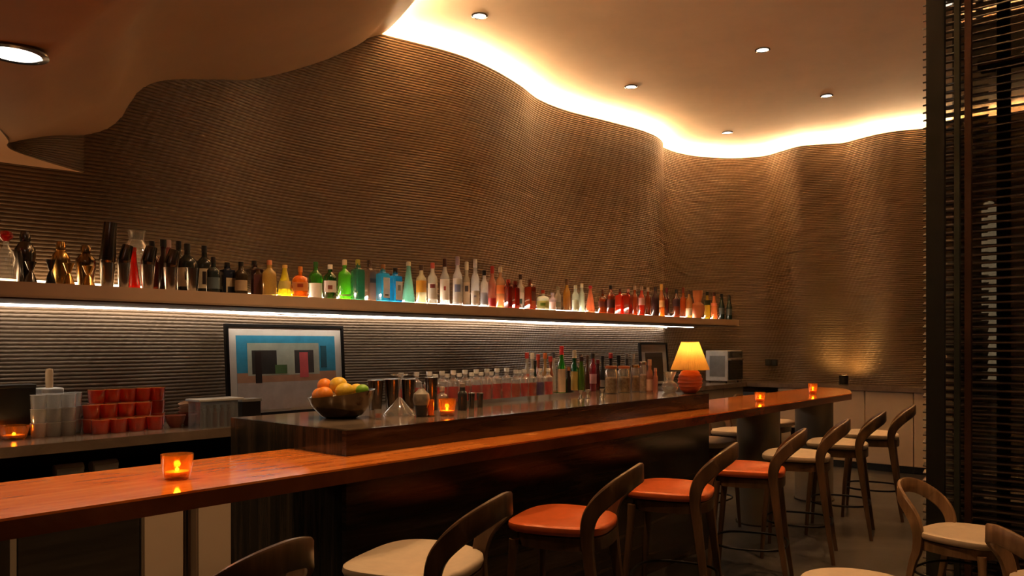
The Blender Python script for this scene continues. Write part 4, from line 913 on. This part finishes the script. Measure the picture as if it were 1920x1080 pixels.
# leaning pictures (the print is a plain arrangement of colour fields)
def picture(x0, x1, y, zt, label, fields, fr, mat_w):
    w_, h_ = x1-x0, zt-CZ; t = thing('framed_picture', label, 'picture', ((x0+x1)/2, y, CZ)); t.rotation_euler = (R(-4), 0, 0)
    f = .022
    for (a,b,c,d) in ((-w_/2,w_/2,0,f),(-w_/2,w_/2,h_-f,h_),(-w_/2,-w_/2+f,f,h_-f),(w_/2-f,w_/2,f,h_-f)): ob('frame_bar', MB().box(a,b,-.015,.015,c,d), fr, t)
    ob('mat_board', MB().box(-w_/2+f,w_/2-f,-.002,.010,f,h_-f), WHITEP, t)
    a0, a1, b0, b1 = -w_/2+f+mat_w, w_/2-f-mat_w, f+mat_w*.3, h_-f-mat_w
    pr = ob('print', MB().box(a0,a1,-.0035,-.002,b0,b1), solid(fields[0]), t)
    for k, (u0,u1,v0,v1,c) in enumerate(fields[1]):
        ob('colour_field', MB().box(a0+(a1-a0)*u0, a0+(a1-a0)*u1, -.0042-.0004*k, -.0035, b0+(b1-b0)*v0, b0+(b1-b0)*v1), solid(c), pr)
    return t
y_p = 5.085
xa, xb = at_y(427, y_p)[0], at_y(648, y_p)[0]
picture(xa, xb, y_p, 1.695, 'large framed picture with blue and cream colour fields leaning on the wall', ((.05,.34,.56), [
  (0,1,0,.37,(.60,.52,.47)),(0,1,.37,.50,(.55,.30,.18)),(.10,.82,.46,.90,(.48,.52,.42)),(.14,.38,.48,.80,(.045,.04,.035)),(.56,.76,.48,.80,(.07,.06,.055)),
  (.61,.70,.42,.77,(.72,.12,.13)),(.17,.23,.36,.78,(.035,.02,.018)),(.36,.48,.48,.60,(.12,.22,.08)),(.84,.90,.55,.86,(.03,.12,.17))]), BLACKM, .06)
xa, xb = at_y(1203, 5.02)[0], at_y(1254, 5.02)[0]
picture(xa, xb, 5.02, 1.565, 'small dark framed picture leaning on the wall left of the table lamp', ((.05,.032,.02), [(.0,1,.86,1,(.09,.06,.04))]), BLACKM, .10)
# counter-top oven
t = thing('countertop_oven', 'white countertop oven with a black glass door in the far corner', 'oven', (10.06, 4.80, CZ))
ow = pm('white_enamel',(.62,.58,.52),.35)
ob('body', MB().box(-.22,.22,-.16,.16,.02,.43), ow, t, bev=.008); ob('door', MB().box(-.21,.21,-.178,-.161,.04,.30), pm('black_glass',(.012,.011,.010),.08), t, bev=.003)
ob('control_panel', MB().box(-.21,.21,-.174,-.161,.335,.42), pm('panel_dark',(.05,.045,.04),.3), t, bev=.002); hd = ob('door_handle', MB().tube([(-.18,-.195,.305),(.18,-.195,.305)], .007, 8), STEEL, t)
for k in (-.12,.12): ob('knob', MB().lathe([(.0001,0),(.016,0),(.016,.012),(.0001,.013)], 14), STEEL, t, (k,-.18,.375)).rotation_euler = (R(90),0,0)
for k in (-1,1):
    for j in (-1,1): ob('foot', MB().lathe([(.012,0),(.012,.0195)], 10), BLACKM, t, (k*.18, j*.12, 0))
ob('side_grille', MB().box(-.226,-.2205,-.12,.10,.08,.36), pm('grille',(.30,.28,.25),.4,.5), t)
# black cylinder uplight on the right counter
kx = at_y(1584, 3.33)
t = thing('black_uplight', 'small black cylinder uplight throwing a warm glow on the right wall', 'uplight', (10.52, 3.36, CZ))
ob('housing', MB().lathe([(.0001,0),(.056,0),(.058,.004),(.058,.115),(.050,.115),(.048,.075),(.0001,.075)], 24), BLACKM, t); ob('lens', MB().lathe([(.0001,.0755),(.047,.0755),(.047,.079),(.0001,.079)], 24), emis('uplight_lens',(1,.6,.22),6), t)
o = lamp('bulb', 'SPOT', (0,0,.118), 6, (1,.52,.15), t, spot_size=R(165), spot_blend=.8, shadow_soft_size=.03); o.rotation_euler = (R(180), R(26), 0)
# wall sockets
i, d = wall_hit(1445); p = off(i, .016); a = math.atan2(WN[i].y, WN[i].x)
t = thing('wall_socket', 'black double wall socket plate on the right wall', 'socket', (p.x, p.y, 1.245), a+math.pi/2)
for k in (-1,1):
    pl = ob('plate', MB().box(k*.062-.058, k*.062+.058, -.006, .006, 0, .085), BLACKP, t, bev=.002)
    ob('socket_face', MB().box(k*.062-.035, k*.062+.035, -.009, -.0061, .012, .073), pm('socket_grey',(.03,.03,.03),.5), pl)
